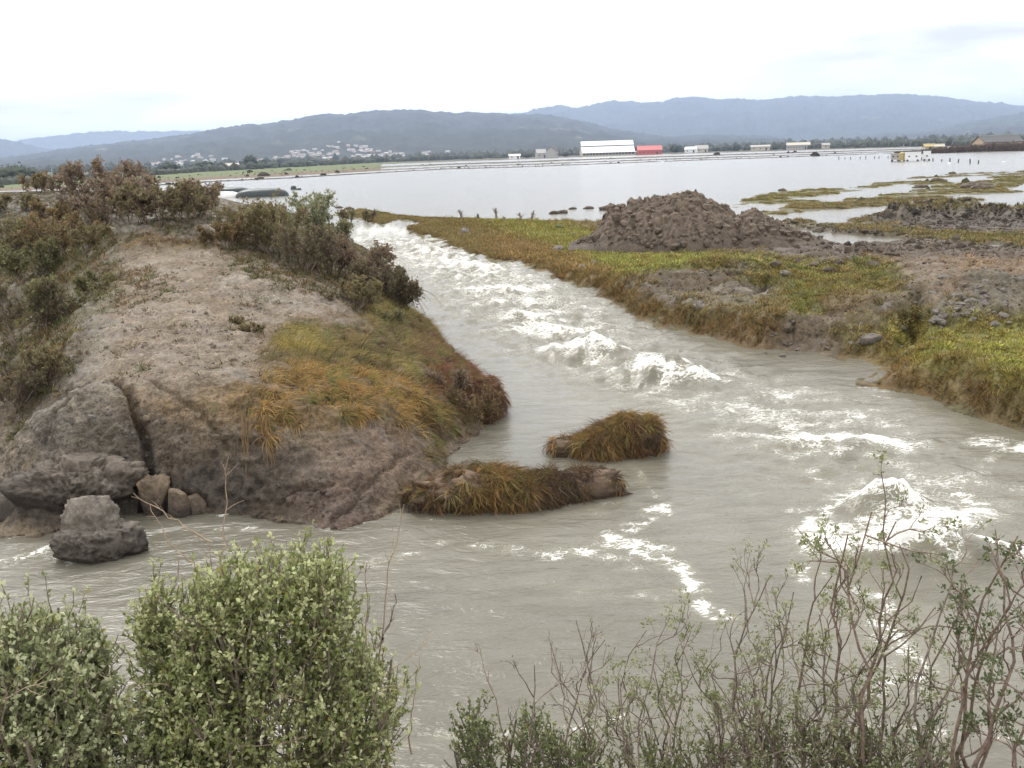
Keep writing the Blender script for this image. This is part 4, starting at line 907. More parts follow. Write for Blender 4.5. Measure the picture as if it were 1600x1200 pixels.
# ------------------------------------------------------------------ lumps of clay, stones, sod
def ico(sub):
    bm = bmesh.new(); bmesh.ops.create_icosphere(bm, subdivisions=sub, radius=1.0); V = np.array([v.co[:] for v in bm.verts]); F_ = np.array([[v.index for v in f.verts] for f in bm.faces]); bm.free(); return V, F_
ICO = {s: ico(s) for s in (1, 2, 3, 5, 6)}
def lump(name, dims, seed, sub=5, rough=.18, facet=.3, lobes=None, freq=1.6, sq=2.0):
    """closed displaced body; lobes = extra (offset, radii) masses merged into the outline"""
    V, F_ = ICO[sub]; V = V.copy(); dims = np.array(dims, float)
    r = (np.abs(V / dims) ** sq).sum(1) ** (-1 / sq)
    for off, rad in (lobes or []):
        off = np.array(off, float); rad = np.array(rad, float); A = ((V / rad) ** 2).sum(1); B = -2 * (V * off / rad ** 2).sum(1); Cc = ((off / rad) ** 2).sum() - 1; disc = B * B - 4 * A * Cc
        t_ = np.where(disc > 0, (-B + np.sqrt(np.maximum(disc, 0))) / (2 * A), 0); r = np.maximum(r, t_)
    P = V * r[:, None]; s = float(np.mean(dims)); q = P / s
    n1 = fbm(q[:, 0] * freq + seed, q[:, 1] * freq, q[:, 2] * freq, 4, .5); n2 = fbm(q[:, 0] * freq * 2.2, q[:, 1] * freq * 2.2 + seed, q[:, 2] * freq * 2.2, 4, .6, True)
    n3 = fbm(q[:, 0] * 9, q[:, 1] * 9 + seed, q[:, 2] * 9, 2, .6)
    P = P * (1 + rough * n1 * 1.4 + rough * .5 * n2 + rough * .25 * n3)[:, None]
    # flatten some facets, as broken clay has
    rs = np.random.default_rng(seed); c0 = P.mean(0); ext = (P.max(0) - P.min(0)) / 2; c0 = (P.max(0) + P.min(0)) / 2; P = P - c0
    for j in range(int(facet * 14)):
        nrm = unit(rs.normal(size=3) * np.array([1, 1, .8])); dd = (P / ext) @ nrm; lim = rs.uniform(.62, .88); k = dd > lim; P[k] -= ((dd[k] - lim) * .85)[:, None] * nrm * ext
    P = P + c0
    return np_mesh(name, P, F_, sub > 2)
def wet_mat(name, dry, wet, zc, zw, scale=4.0, bump=.04):
    mt, nt, b = nodes_of(name); co = objco(nt); n = noise_n(nt, co, scale, 6, .65, .3); n2 = noise_n(nt, co, scale * 6, 4, .7)
    k = mathn(nt, 'MULTIPLY_ADD', n2, .9, .55); cdry = ramp_n(nt, n, [(.34, tuple(v * .5 for v in dry)), (.5, dry), (.64, tuple(v * 1.4 for v in dry))]); cw = ramp_n(nt, n, [(.3, tuple(v * .7 for v in wet)), (.7, wet)])
    sp = nt.nodes.new('ShaderNodeSeparateXYZ'); nt.links.new(co, sp.inputs[0]); zz = mathn(nt, 'ADD', sp.outputs[2], mathn(nt, 'MULTIPLY', mathn(nt, 'SUBTRACT', n, .5), zw * 1.5))
    mr = nt.nodes.new('ShaderNodeMapRange'); nt.links.new(zz, mr.inputs[0]); mr.inputs[1].default_value = zc - zw; mr.inputs[2].default_value = zc + zw
    c = mixc(nt, mr.outputs[0], cw, cdry); s = nt.nodes.new('ShaderNodeVectorMath'); s.operation = 'SCALE'; nt.links.new(c, s.inputs[0]); nt.links.new(k, s.inputs['Scale']); nt.links.new(s.outputs[0], b.inputs['Base Color'])
    b.inputs['Roughness'].default_value = .7; b.inputs['Specular IOR Level'].default_value = .3
    nt.links.new(bump_n(nt, mathn(nt, 'ADD', n, mathn(nt, 'MULTIPLY', n2, .5)), .9, bump), b.inputs['Normal']); return mt
M_CLAY = wet_mat('grey_clay', (.19, .165, .138), (.085, .073, .060), .3, .25, 7.0)
M_LEDGE = wet_mat('pale_clay', (.19, .165, .135), (.14, .12, .095), -.1, .2)
M_CLAYB = wet_mat('brown_clay', (.135, .112, .09), (.055, .045, .037), .25, .25, 7.0)
M_TAN = wet_mat('tan_clay', (.18, .135, .092), (.07, .055, .045), .1, .15)
M_SODM = wet_mat('dark_root_mat', (.135, .092, .06), (.08, .055, .04), .1, .15)
M_PILE = wet_mat('dug_soil', (.13, .097, .070), (.10, .076, .056), .6, .8, 2.0, .09)
def put(name, me, mat, px, py, z, label, cat, rz=0, tilt=(0, 0), group=None, parent=None):
    p = gp(px, py, z); o = link(name, me, mat, parent, p, label=label, cat=cat, group=group); o.rotation_euler = (tilt[0], tilt[1], rz); return o
put('clay_boulder', lump('clay_boulder', (.50, .42, .36), 3, 6, .20, .8, [((-.06, .1, .26), (.36, .28, .40)), ((.40, .05, .02), (.28, .28, .24))], 2.0, 2.3), M_CLAY, 150, 850, .12, 'grey clay boulder with a slanted flat top standing in the river', 'boulder')
put('slumped_block', lump('slumped_block', (.72, .5, .42), 8, 6, .26, 1.1, [((.52, .05, .30), (.34, .3, .26)), ((-.55, .0, -.1), (.6, .45, .36)), ((.05, .1, .42), (.34, .3, .22))], 2.3, 3.2), M_CLAYB, 128, 768, .36, 'big grey-brown slab of clay slumped off the end of the levee beside a crack', 'clay block', rz=.1, tilt=(.12, .12))
put('clay_block', lump('clay_block', (.22, .2, .34), 12, 5, .2, .9, None, 2.4, 6.0), M_TAN, 243, 780, .2, 'tallest tan clay block at the foot of the levee, right of the slab', 'clay block', rz=.4)
put('clay_block', lump('clay_block', (.20, .17, .22), 15, 5, .16, .9, None, 2.4, 6.0), M_TAN, 280, 788, .15, 'rounded tan clay block between a taller and a smaller one', 'clay block', rz=-.2)
put('clay_block', lump('clay_block', (.14, .14, .18), 18, 5, .16, .9, None, 2.4, 5.0), M_TAN, 309, 790, .1, 'smallest tan clay block in the row at the foot of the levee', 'clay block', rz=.7)
put('clay_block', lump('clay_block', (.5, .4, .4), 22, 5, .16, .7), M_CLAY, 40, 790, .15, 'dark wet clay lump at the waterline below the slab', 'clay block', rz=.7)

def sod(name, label, px, py, dims, lobes, seed, cols, dens, rz=0.0, z=0.05, bare=None):
    t = empty(name, gp(px, py, 0.0), rz, label=label, cat='sod clump'); me = lump('root_mat', dims, seed, 6, .26, 0, lobes, 2.4); o = link('root_mat', me, M_SODM, t); o.location = (0, 0, z)
    V = np.zeros(len(me.vertices) * 3); me.vertices.foreach_get('co', V); V = V.reshape(-1, 3); Nn = np.zeros(len(me.vertices) * 3); me.vertices.foreach_get('normal', Nn); Nn = Nn.reshape(-1, 3)
    rg = np.random.default_rng(seed); k = (V[:, 2] > -.02) & (Nn[:, 2] > -.25); idx = np.nonzero(k)[0]; w = .3 + np.clip(Nn[idx, 2], 0, 1); w = w * (.25 + sstep(-.2, .15, fbm(V[idx, 0] * 3, V[idx, 1] * 3, 5.0, 2))); w = w if bare is None else w * np.where(V[idx, 0] > bare, .8, 1); idx = rg.choice(idx, dens, p=w / w.sum())
    P = V[idx] + np.array([0, 0, z]); n = Nn[idx]; kk = np.clip(.5 + 1.3 * fbm(P[:, 0] * 3, P[:, 1] * 3, 3.0, 3)[:, None] + rg.normal(size=(len(P), 1)) * .25, 0, 1); c = np.array(cols[0]) * (1 - kk) + np.array(cols[1]) * kk; top = np.clip(n[:, 2:3], 0, 1) * (rg.random((len(P), 1)) < .45)
    c = c * (1 - top) + np.array(cols[2]) * top; dkr = (rg.random((len(P), 1)) < (.3 if bare is None else .3 + .5 * (P[:, :1] > bare))); c = np.where(dkr, np.array((.10, .065, .04)), c); c = c * rg.uniform(.6, 1.3, (len(P), 1))
    h_ = rg.random(len(P)) < .55
    for m_, key in ((h_, 'matt'), (~h_, 'long')):
        scatter_obj('wet_grass', 'wet brown grass combed down over the clump', P[m_], orient(rg, n[m_], .95, 1.0, .3), rg.uniform(.5, 1.05, m_.sum()), c[m_], SRC[key], t)
    return t
ORG = ((.15, .085, .04), (.33, .19, .065), (.19, .17, .05))
sod('sod_island', 'brown grassy sod clump standing alone in the river', 952, 706, (.68, .40, .26), [((.38, .05, .12), (.48, .40, .40)), ((-.62, 0, .0), (.32, .26, .20)), ((0, 0, .08), (.36, .34, .28))], 31, ORG, 1900)
sod('sod_spit', 'long low spit of orange grassy sod reaching out from the levee foot', 818, 782, (1.05, .34, .20), [((-.72, .05, .08), (.80, .46, .34)), ((.92, .10, .04), (.62, .28, .26)), ((-1.2, .1, .0), (.45, .4, .24)), ((.3, .05, .06), (.36, .30, .22))], 34, ORG, 3000, rz=.10, bare=.15)
sod('sod_lip', 'red-brown brushy sod lip sagging into the water off the levee', 728, 652, (.65, .6, .48), [((.2, .3, .2), (.5, .6, .42))], 37, ((.14, .07, .04), (.22, .11, .055), (.2, .12, .05)), 1100)

# crumbs and clods of earth strewn over the mud: nobody could count them
M_CRUMB = tint_mat('earth_crumbs', 'INSTANCER', .85, .25, 6.0)
def crumb_src(seed, at):
    me = lump('earth_crumb', (1, .85, .7), seed, 2, .5, .8, freq=2.0); me.polygons.foreach_set('use_smooth', [False] * len(me.polygons)); o = link('earth_crumb', me, M_CRUMB, kind='stuff', label='single crumb of earth on the mud'); o.scale = (.03, .03, .03); o.location = tuple(at); return o
CR = crumb_src(91, hit(400, 560, left_h))
rg = np.random.default_rng(61)
def crumbs(name, label, grid, wfun, dens, r0, k_far=0.0, mul=1.0):
    P, n_, c_, a_, b_ = sample_land(rg, *grid, wfun, dens); r = r0 * (rg.pareto(2.3, len(P)) * .45 + .5); r = np.minimum(r, r0 * 4.5) * (1 + k_far * np.clip(np.hypot(P[:, 0], P[:, 1]) / 30 - 1, 0, 2))
    rot = rg.uniform(0, 6.28, (len(P), 3)); P = P - n_ * (r * .25)[:, None]; c = c_ * rg.uniform(.5, 1.15, (len(P), 1)) * .72 * mul
    # sources are scaled to 3 cm themselves; the instances take r in metres
    scatter_obj(name, label, P, rot, r, c, CR)
muddy = lambda C: 1 - sstep(1.5, 2.1, C[..., 1] / (C[..., 2] + 1e-4))
crumbs('earth_crumbs', 'crumbs of dry mud strewn over the levee', (VL, NL, CL, pxL, pyL), lambda px, py, V, n, C: muddy(C) * (V[..., 2] > .1) * sstep(-.35, .35, fbm(V[..., 0] * .9, V[..., 1] * .9, 31.0, 3)) * (1 + 1.5 * (n[..., 2] < .8)), 150, .016)
crumbs('earth_crumbs', 'crumbs of earth strewn over the churned right bank', (VR, NR, CBANK, pxR, pyR), lambda px, py, V, n, C: muddy(C) * (V[..., 2] > .03) * sstep(-.3, .25, fbm(V[..., 0] * .7, V[..., 1] * .7, 33.0, 3)) * sstep(95, 60, V[..., 1]), 26, .045, .8, 1.0)
crumbs('earth_crumbs', 'dark clods thrown up along the wet ridges', (VR, NR, CBANK, pxR, pyR), lambda px, py, V, n, C: np.clip(sum(np.exp(-(line_near(P_, V[..., 0], V[..., 1], w_ * 3) / w_) ** 2) for P_, w_, h_ in RIDGE_W), 0, 1) * (V[..., 2] > .03) * (V[..., 1] > 30), 30, .075, 0, .8)
crumbs('earth_crumbs', 'dark bits of debris lying over the flooded flats', (VR, NR, CBANK, pxR, pyR), lambda px, py, V, n, C: (V[..., 2] > -.06) * (V[..., 1] > 58) * sstep(-.05, .3, fbm(V[..., 0] * .2, V[..., 1] * .35, 37.0, 3)), .9, .075, .5, .8)
VFD = np.stack([XD, YD, ZD], -1); NFD = np.zeros_like(VFD); NFD[..., 2] = 1; pyD = proj(VFD)[1]
crumbs('scrub', 'dark low scrub and debris along the flooded field strips', (VFD, NFD, CD * .55, pD, pyD), lambda px, py, V, n, C: (V[..., 2] > .03) * (uD[:-1, :-1] > .25) * (uD[:-1, :-1] < 1.02) * (V[..., 1] < 900) * (.15 + sstep(.0, .3, fbm(V[..., 0] * .03, V[..., 1] * .06, 39.0, 3))) * (.3 + .7 * (uD[:-1, :-1] > .8)), .05, .55)
b_ = hit(468, 548, left_h, 10, 60); k_ = 70; P = b_ + rg.normal(size=(k_, 3)) * np.array([.24, .22, 0]); P[:, 2] = left_h(P[:, 0], P[:, 1]); nr_ = unit(np.stack([P[:, 0] - b_[0], P[:, 1] - b_[1], np.full(k_, .35)], 1))
scatter_obj('grass_tussock', 'tall yellow tussock of grass at the inner edge of the levee grass', P, orient(rg, nr_, .35, .6), rg.uniform(.9, 1.5, k_), np.array((.34, .27, .09)) * rg.uniform(.6, 1.2, (k_, 1)), SRC['long'])
for (x, y, dm, sd_, lb) in ((322, 362, (.8, .6, .26), 72, 'grey broken clay ledge at the right of the track head, under the bushes'),):
    b_ = hit(x, y, left_h, 20, 60); o = link('clay_ledge', lump('clay_ledge', dm, sd_, 5, .3, .8, None, 2.2), M_LEDGE, None, (b_[0], b_[1], b_[2] - .05), label=lb, cat='clay ledge')

# strands of grass hanging down the cut face
def strand(px0, py0, px1, py1, wob, n, seed, label):
    rg = np.random.default_rng(seed); a = hit(px0, py0, left_h) + np.array([0, -.12, .05]); b = hit(px1, py1, left_h) + np.array([0, -.14, 0]); q = np.linspace(0, 1, 9)[None, :, None]
    ln = rg.uniform(.35, 1.0, (n, 1, 1)) ** .8; p = a[None, None] * (1 - q * ln) + b[None, None] * q * ln; p = p + rg.normal(size=(n, 1, 3)) * np.array([.045, .02, .03]) * (1 - .5 * q) + np.cumsum(rg.normal(size=(n, 9, 3)) * .014, 1); V, f_ = tubes(p - a, .0042, .0015, 3)
    o = link('hanging_grass', np_mesh('hanging_grass', V, f_, colors={'tint': np.full((len(V), 3), 1.0) * np.array((.25, .155, .07))}), M_TWIG, None, a, label=label, cat='grass strand')
strand(385, 650, 388, 750, 0, 12, 1, 'thin strand of orange grass hanging down the mud face, left one')
strand(418, 655, 432, 742, 0, 22, 2, 'thicker bundle of orange grass hanging down the mud face')

# loose stones: a few meshes shared by many
STONES = [lump('stone', (1, .8, .62), 40 + i, 3, .34, 1.5, freq=1.5) for i in range(7)]
for me in STONES: me.polygons.foreach_set('use_smooth', [False] * len(me.polygons))
for i, me in enumerate(STONES): me.materials.append(M_STONE)
CLODS = [lump('clod', (1, .85, .75), 60 + i, 3, .5, 1.0, freq=2.1) for i in range(7)]
for me in CLODS: me.polygons.foreach_set('use_smooth', [False] * len(me.polygons))
for i, me in enumerate(CLODS): me.materials.append(M_PILE)
def pebble(kind_, px, py, r, label, group=None, hfun=right_h, mat=None, cat=None, sink=.42):
    p = hit(px, py, hfun); o = bpy.data.objects.new(kind_, random.choice(STONES if kind_ == 'stone' else CLODS)); COL.objects.link(o); o.location = (p[0], p[1], p[2] + r * (.6 - sink)); o.scale = (r, r * random.uniform(.7, 1), r * random.uniform(.6, 1)); o.rotation_euler = (random.uniform(-.3, .3), random.uniform(-.3, .3), random.uniform(0, 6.28))
    return tag(o, label, cat or kind_, group)
for i in range(80):
    x = random.gauss(1510, 60); y = random.gauss(472, 22) + (1510 - x) * .12
    if x > 1600 or y < 430 or y > 520: x, y = random.uniform(1440, 1598), random.uniform(440, 508)
    pebble('stone', x, y, random.uniform(.07, .2), 'grey stone in the rubble slope right of the muddy hollow', 'grey stones in the rubble slope')
for i in range(34): pebble('stone', random.uniform(1180, 1460), random.uniform(470, 560), random.uniform(.05, .14), 'grey-brown stone lying in the muddy hollow of the right bank', 'stones in the muddy hollow')
pebble('stone', 872, 392, .42, 'large grey stone set in the turf beside the left end of the bank meadow'); pebble('stone', 1092, 482, .32, 'pale bluish stone lying alone at the muddy pool'); pebble('stone', 727, 365, .45, 'grey stone in brown grass below the driftwood stumps')
pebble('stone', 1358, 536, .3, 'rounded grey stone right at the small inlet'); pebble('stone', 1228, 430 + 0, .2, 'small grey stone below the green hummocks'); pebble('stone', 665, 768, .13, 'small grey stone at the root of the grassy spit', hfun=lambda X, Y: left_h(X, Y) + .1)
for i in range(8): pebble('stone', random.uniform(870, 940), random.uniform(408, 425), random.uniform(.1, .2), 'small grey stone in the grass above the bend of the bank', 'small stones above the bend')
for i in range(90):
    a = random.choice([((1130, 378), (1420, 392), 8), ((1440, 350), (1600, 350), 14), ((1210, 352), (1250, 350), 4), ((1260, 360), (1440, 372), 4), ((1200, 425), (1400, 400), 12), ((1430, 316), (1520, 314), 3)]); q = random.random()
    pebble('clod', a[0][0] + (a[1][0] - a[0][0]) * q, a[0][1] + (a[1][1] - a[0][1]) * q + random.gauss(0, a[2] * .5), random.uniform(.08, .26), 'brown clod of earth on the churned ground behind the bank', 'earth clods on the churned ground')
DEB = [(866,334,.5),(895,327,.35),(921,326,.5),(948,328,.8),(880,333,.5),(1113,318,.5),(1465,285,1.2),(1440,293,.9),(1535,290,1.0),(1545,296,.8),(1222,298,.5),(545,327,.5),(530,325,.4),(1516,295,1.5),(1530,296,1.2)]
for x, y, r in DEB:
    p = gp(x, y, 0); o = bpy.data.objects.new('clod', random.choice(CLODS)); COL.objects.link(o); o.location = (p[0], p[1], .05); o.scale = (r, r * .6, r * .5); o.rotation_euler = (0, 0, random.uniform(-.4, .4)); tag(o, 'dark clod of earth standing in the flood water behind the bank', 'clod', 'clods standing in the flood water')

# dug pile of soil on the right bank
def pile():
    base = gp(1065, 383, 0.45); t = empty('dirt_pile', (base[0], base[1], .3), label='tall heap of dug brown soil on the right bank at the edge of the flood', cat='dirt pile')
    D0 = math.hypot(base[0], base[1]); az0 = math.atan2(base[0], base[1]); sil = [(900,380),(925,372),(938,352),(955,328),(972,324),(1000,315),(1030,309),(1060,303),(1085,305),(1105,316),(1122,322),(1138,328),(1152,342),(1168,330),(1188,334),(1205,342),(1222,356),(1262,368),(1310,382)]
    sp = np.array(sil, float); Dc = D0 + 2.6; tp = at_dist(sp[:, 0], sp[:, 1] + 5, Dc); u_s = (tp[:, :2] @ np.array([math.cos(az0), -math.sin(az0)])); hs = tp[:, 2]
    u = np.linspace(u_s.min() - .3, u_s.max() + .3, 420); v = np.linspace(-4.2, 4.5, 200); U_, V_ = np.meshgrid(u, v); hc = np.interp(U_, u_s, hs)
    hw = 1.3 + hc * .95; h = hc * np.clip(1 - np.abs(V_ + .15 * fbm(U_ * .6, V_ * .6, 2.0, 3)) / hw, 0, 1) ** .68
    h = h + (fbm(U_ * .8, V_ * .8, 5.0, 4, .6) * .38 + fbm(U_ * 2.4, V_ * 2.4, 6.0, 4, .65, True) * .20 + fbm(U_ * 7, V_ * 7, 7.0, 3, .6) * .07) * np.clip(h * 1.2, 0, 1) - .12
    X = Dc * math.sin(az0) + U_ * math.cos(az0) + V_ * math.sin(az0); Y = Dc * math.cos(az0) - U_ * math.sin(az0) + V_ * math.cos(az0)
    Pp = np.stack([X - base[0], Y - base[1], h], -1); f_ = grid_faces(*X.shape, h > -.1); Vp, fp, _ = compact(Pp.reshape(-1, 3), f_)
    link('soil', np_mesh('soil', Vp, fp, True), M_PILE, t)
    rg = np.random.default_rng(5); idx = np.nonzero(h.ravel() > .15)[0]; idx = rg.choice(idx, 1100); Vi, Fi = ICO[1]; parts = []
    for i in idx:
        r = rg.gamma(1.6, .05) + .025; parts.append((Pp.reshape(-1, 3)[i] + Vi * r * rg.uniform(.6, 1.3, (len(Vi), 3)) * .9, Fi))
    Vc, Fc = join(parts); link('clods', np_mesh('clods', Vc, Fc, False), M_PILE, t, kind='stuff')
pile()

# ------------------------------------------------------------------ bushes on the levee and the banks
GB = ((.135, .115, .055), (.20, .15, .08), (.17, .17, .075)); RB = ((.165, .115, .08), (.21, .155, .11), (.145, .125, .07)); GR = ((.105, .105, .045), (.165, .145, .07), (.17, .18, .08)); PG = ((.19, .20, .105), (.26, .26, .155), (.15, .155, .08)); DKB = ((.09, .075, .045), (.15, .11, .07), (.13, .125, .06)); OB = ((.19, .125, .06), (.165, .12, .06), (.16, .14, .06))
TW = ((.17, .125, .09), (.22, .16, .115), (.14, .12, .07)); TW2 = ((.17, .145, .08), (.22, .165, .10), (.13, .13, .06))
def levee_bush(px, py, top, hw, cols, label, n=5200, seed=0, size=None, hang=0, hfun=None, ry=None, open_=.5, group=None):
    hf = hfun or left_h; b = hit(px, py, hf, 10, 150); D = math.hypot(b[0], b[1]); h = (py - top) * D / F_PX * 1.02; rx = 1.22 * hw * D / F_PX
    n = int(n * 1.15); hw *= 1.22; open_ -= .12
    b = b + np.array([0, 0, 0])
    return far_bush('bush', label, b - np.array([0, 0, .05]), max(h, .25), rx, ry or rx * .8, seed, n, size or max(.04, D * .0022), cols, open_=open_, hang=hang, group=group)
BUSHES = [
 (165,347,264,60,TW,'tallest thin reddish-brown bush on the far crest of the levee',12000),(205,348,284,50,TW,'brown bush just right of the tallest one on the levee crest',10000),(245,347,285,46,TW2,'orange-brown bush in the middle of the crest thicket',9500),
 (285,345,288,42,TW2,'olive bush near the right end of the crest thicket',9500),(318,340,288,28,TW,'small pale-topped bush ending the crest thicket on its right',4500),(130,350,315,40,OB,'low orange-brown bush below the left end of the crest thicket',5000),
 (58,302,276,16,OB,'small lone orange shrub against the flood water far along the levee',2500),(20,330,305,36,GB,'low brown brush at the far left of the levee top',4500),(85,336,310,40,OB,'low rust-brown brush on the levee top left of the thicket',4800),
 (100,405,345,38,OB,'orange and brown bush on the upper left slope of the levee',6000),(50,440,378,45,GR,'dark green bush on the left slope above the water',7000),(10,400,350,34,GB,'olive bush at the left edge on the levee slope',4500),(140,385,352,26,GB,'small brown bush beside the grey scarp of the levee',3500),
 (40,535,455,52,DKB,'dark bramble bush on the lower left slope of the levee',7000),(90,500,440,34,GR,'grey-green bush on the left slope below the crest path',5000),(0,520,470,40,DKB,'dark brush at the left edge by the small patch of water',4500),
 (15,640,570,45,DKB,'reddish dark bramble at the foot of the left slope',6000),(150,455,425,30,GR,'low dark green heap of weeds on the left rim of the bare mud',3500),(65,600,540,30,GB,'brown weeds hanging at the left rim of the bare top',4000),
 (355,385,345,34,OB,'low brown bush under the grey scarp, right of the bare track',4500),(400,378,322,36,GB,'olive bush at the left of the big thicket beside the channel',6000),(435,400,318,44,GB,'broad brown-green bush in the middle of the channel-side thicket',7500),
 (482,385,310,36,PG,'pale green rounded bush at the back of the channel-side thicket',7000),(470,425,355,42,DKB,'dark bush at the front of the channel-side thicket',7000),(515,430,370,40,RB,'reddish bush between the dark bush and the channel',7000),
 (533,385,347,11,GR,'small conical green shrub standing up against the white water',2200),(560,450,385,42,RB,'red-brown bush leaning toward the channel',7500),(550,478,430,45,GB,'low brown brush at the inner edge of the thicket',5500),(595,468,405,34,DKB,'dark bush at the tip of the thicket over the channel',7500),(622,482,432,20,DKB,'outermost dark bush with dead shoots trailing over the water',5000),
 (738,655,598,34,OB,'red-brown brushy clump hanging over the water below the grassy shoulder',4500),(700,610,565,30,RB,'smaller rusty clump uphill of the hanging one',3500),(615,512,480,14,GR,'tuft of fresh green blades at the rim above the channel',1500),(395,520,498,16,GB,'small grey weed standing alone on the bare mud',900),(370,505,490,12,GB,'tiny grey weed on the bare mud left of a larger one',600)]
for i, (px, py, tp, hw, cols, lb, n) in enumerate(BUSHES):
    levee_bush(px, py, tp, hw, cols, lb, n, seed=100 + i, hang=.25 if px > 600 and py > 460 else 0)
for i, (px, py, tp, hw, lb) in enumerate([(545,350,327,9,'small dark shrub on the strip of land at the channel mouth'),(578,346,328,8,'second small shrub on the strip of land at the channel mouth')]):
    levee_bush(px, py, tp, hw, GB, lb, 900, seed=200 + i, hfun=right_h)
# dead shoots trailing from the outermost bush
b0 = hit(622, 478, left_h); rg = np.random.default_rng(77)
p = grow(rg, b0 + np.array([.35, 0, .55]) + rg.normal(size=(16, 3)) * np.array([.25, .3, .12]), rg.normal(size=(16, 3)) * .35 + np.array([.55, 0, -.5]), rg.uniform(.5, 1.15, 16), 8, .15, -.16)
V, f_ = tubes(p - b0, .010, .004, 4); link('trailing_shoots', np_mesh('trailing_shoots', V, f_), M_BARK, None, b0, label='dead shoots trailing down to the water below the dark outermost bush', cat='dead branches')

# ------------------------------------------------------------------ near-bank shrubs, close to the camera
def ng(px, D):   # root on the near bank under a pixel column, D metres away
    p = at_dist(px, 1100, D); return np.array([p[0], p[1], float(near_h(np.array([p[0]]), np.array([p[1]]))[0])])
def A(px, py, D): return at_dist(px, py, D)
LEAFC = ((.18, .22, .07), (.335, .375, .145), (.60, .62, .35))
near_bush('leafy_bush', 'big rounded grey-green leafy bush at the lower left, with dry shoots on top', 'bush', ng(430, 3.0), [
  (A(425, 965, 3.0), (.24, .28, .22)), (A(345, 985, 3.0), (.12, .2, .20)), (A(500, 965, 3.0), (.13, .22, .22)), (A(305, 1100, 2.95), (.17, .26, .22)), (A(550, 1110, 3.0), (.17, .26, .24)), (A(430, 1150, 2.85), (.38, .30, .25)), (A(250, 1000, 3.1), (.10, .14, .19)), (A(300, 1180, 2.8), (.2, .2, .2))], 60, 5, 52000, .0175, LEAFC, dead=10)
near_bush('leafy_bush', 'lower grey-green leafy bush at the left edge beside the big rounded one', 'bush', ng(30, 2.9), [
  (A(25, 1065, 2.9), (.17, .26, .22)), (A(110, 1115, 2.9), (.13, .2, .20)), (A(10, 1150, 2.8), (.24, .25, .26)), (A(150, 1050, 2.95), (.05, .08, .17)), (A(170, 1170, 2.8), (.16, .18, .16))], 40, 6, 30000, .0180, ((.165, .20, .085), (.31, .345, .16), (.57, .59, .37)), dead=3)
near_bush('leafy_bush', 'small green leafy bush with upright sprigs right of the big rounded one', 'bush', ng(780, 3.1), [
  (A(745, 1165, 3.1), (.10, .14, .15)), (A(830, 1170, 3.1), (.12, .14, .15)), (A(900, 1190, 3.0), (.12, .14, .12))], 16, 7, 5200, .0150, ((.11, .15, .05), (.18, .22, .09), (.30, .33, .15)), dead=2)
near_bush('leafy_bush', 'low light green leafy growth at the bottom under the bare shrubs', 'bush', ng(1230, 3.0), [
  (A(1120, 1205, 3.0), (.2, .2, .13)), (A(1260, 1190, 3.0), (.22, .2, .15)), (A(1400, 1195, 3.0), (.2, .2, .14)), (A(1010, 1215, 2.9), (.16, .2, .10))], 30, 8, 9000, .0150, ((.12, .15, .055), (.19, .22, .10), (.32, .35, .18)), dead=2)
bare_shrub('bare_shrub', 'gaunt leafless shrub with crooked grey stems, leftmost of the bare ones', 'shrub', ng(965, 3.0), [A(835, 1040, 3.0), A(900, 970, 3.05), A(945, 1000, 3.1), A(860, 1005, 3.0), A(985, 1090, 3.0), A(925, 1040, 2.95)], 11, n_leaf=1, leaf_size=.010, dens=4, crown=.55, thick=.007)
bare_shrub('bare_shrub', 'slender shrub with pale leafy tops right of the gaunt leafless one', 'shrub', ng(1070, 3.0), [A(1010, 985, 3.0), A(1045, 968, 3.0), A(1085, 975, 3.1), A(1065, 1010, 2.95), A(1020, 1040, 3.0), A(985, 1080, 3.0), A(1110, 1050, 3.1)], 12, n_leaf=6, leaf_size=.014, dens=6, crown=.62, thick=.0065)
bare_shrub('bare_shrub', 'dense tangle of brown twigs below the tallest shrub', 'shrub', ng(1220, 3.05), [A(1150, 1000, 3.0), A(1165, 930, 3.05), A(1200, 905, 3.1), A(1240, 925, 3.1), A(1280, 960, 3.1), A(1215, 960, 3.0), A(1180, 1010, 2.95), A(1250, 1000, 3.0), A(1300, 1010, 3.0), A(1145, 1060, 3.0), A(1330, 1060, 3.0)], 13, n_leaf=4, leaf_size=.013, dens=13, crown=.38, thick=.0075)
bare_shrub('bare_shrub', 'tallest open shrub with reddish forked stem rising in front of the breaking wave', 'shrub', ng(1370, 3.0), [A(1325, 835, 3.0), A(1362, 800, 3.0), A(1400, 815, 3.0), A(1300, 900, 3.0), A(1405, 850, 3.05)], 14, n_leaf=7, leaf_size=.014, dens=5, crown=.70, thick=.0085, bark=M_BARK2)
bare_shrub('bare_shrub', 'shrub with forked upright stems between the tallest one and the right edge', 'shrub', ng(1490, 3.0), [A(1440, 900, 3.0), A(1490, 880, 3.0), A(1460, 950, 3.0), A(1530, 930, 3.1), A(1420, 1010, 3.0), A(1500, 1000, 3.0)], 15, n_leaf=5, leaf_size=.013, dens=5, crown=.5, thick=.0075)
bare_shrub('bare_shrub', 'dark-leaved shrub at the right edge with a reddish trunk', 'shrub', ng(1590, 2.9), [A(1545, 850, 2.9), A(1590, 838, 2.95), A(1615, 860, 2.9), A(1570, 900, 2.9), A(1600, 940, 2.9), A(1640, 850, 2.9), A(1560, 980, 2.9), A(1610, 1060, 2.8)], 16, n_leaf=6, leaf_size=.015, dens=6, crown=.5, thick=.009, bark=M_BARK2, cols=((.08, .11, .045), (.12, .15, .065), (.2, .22, .12)))
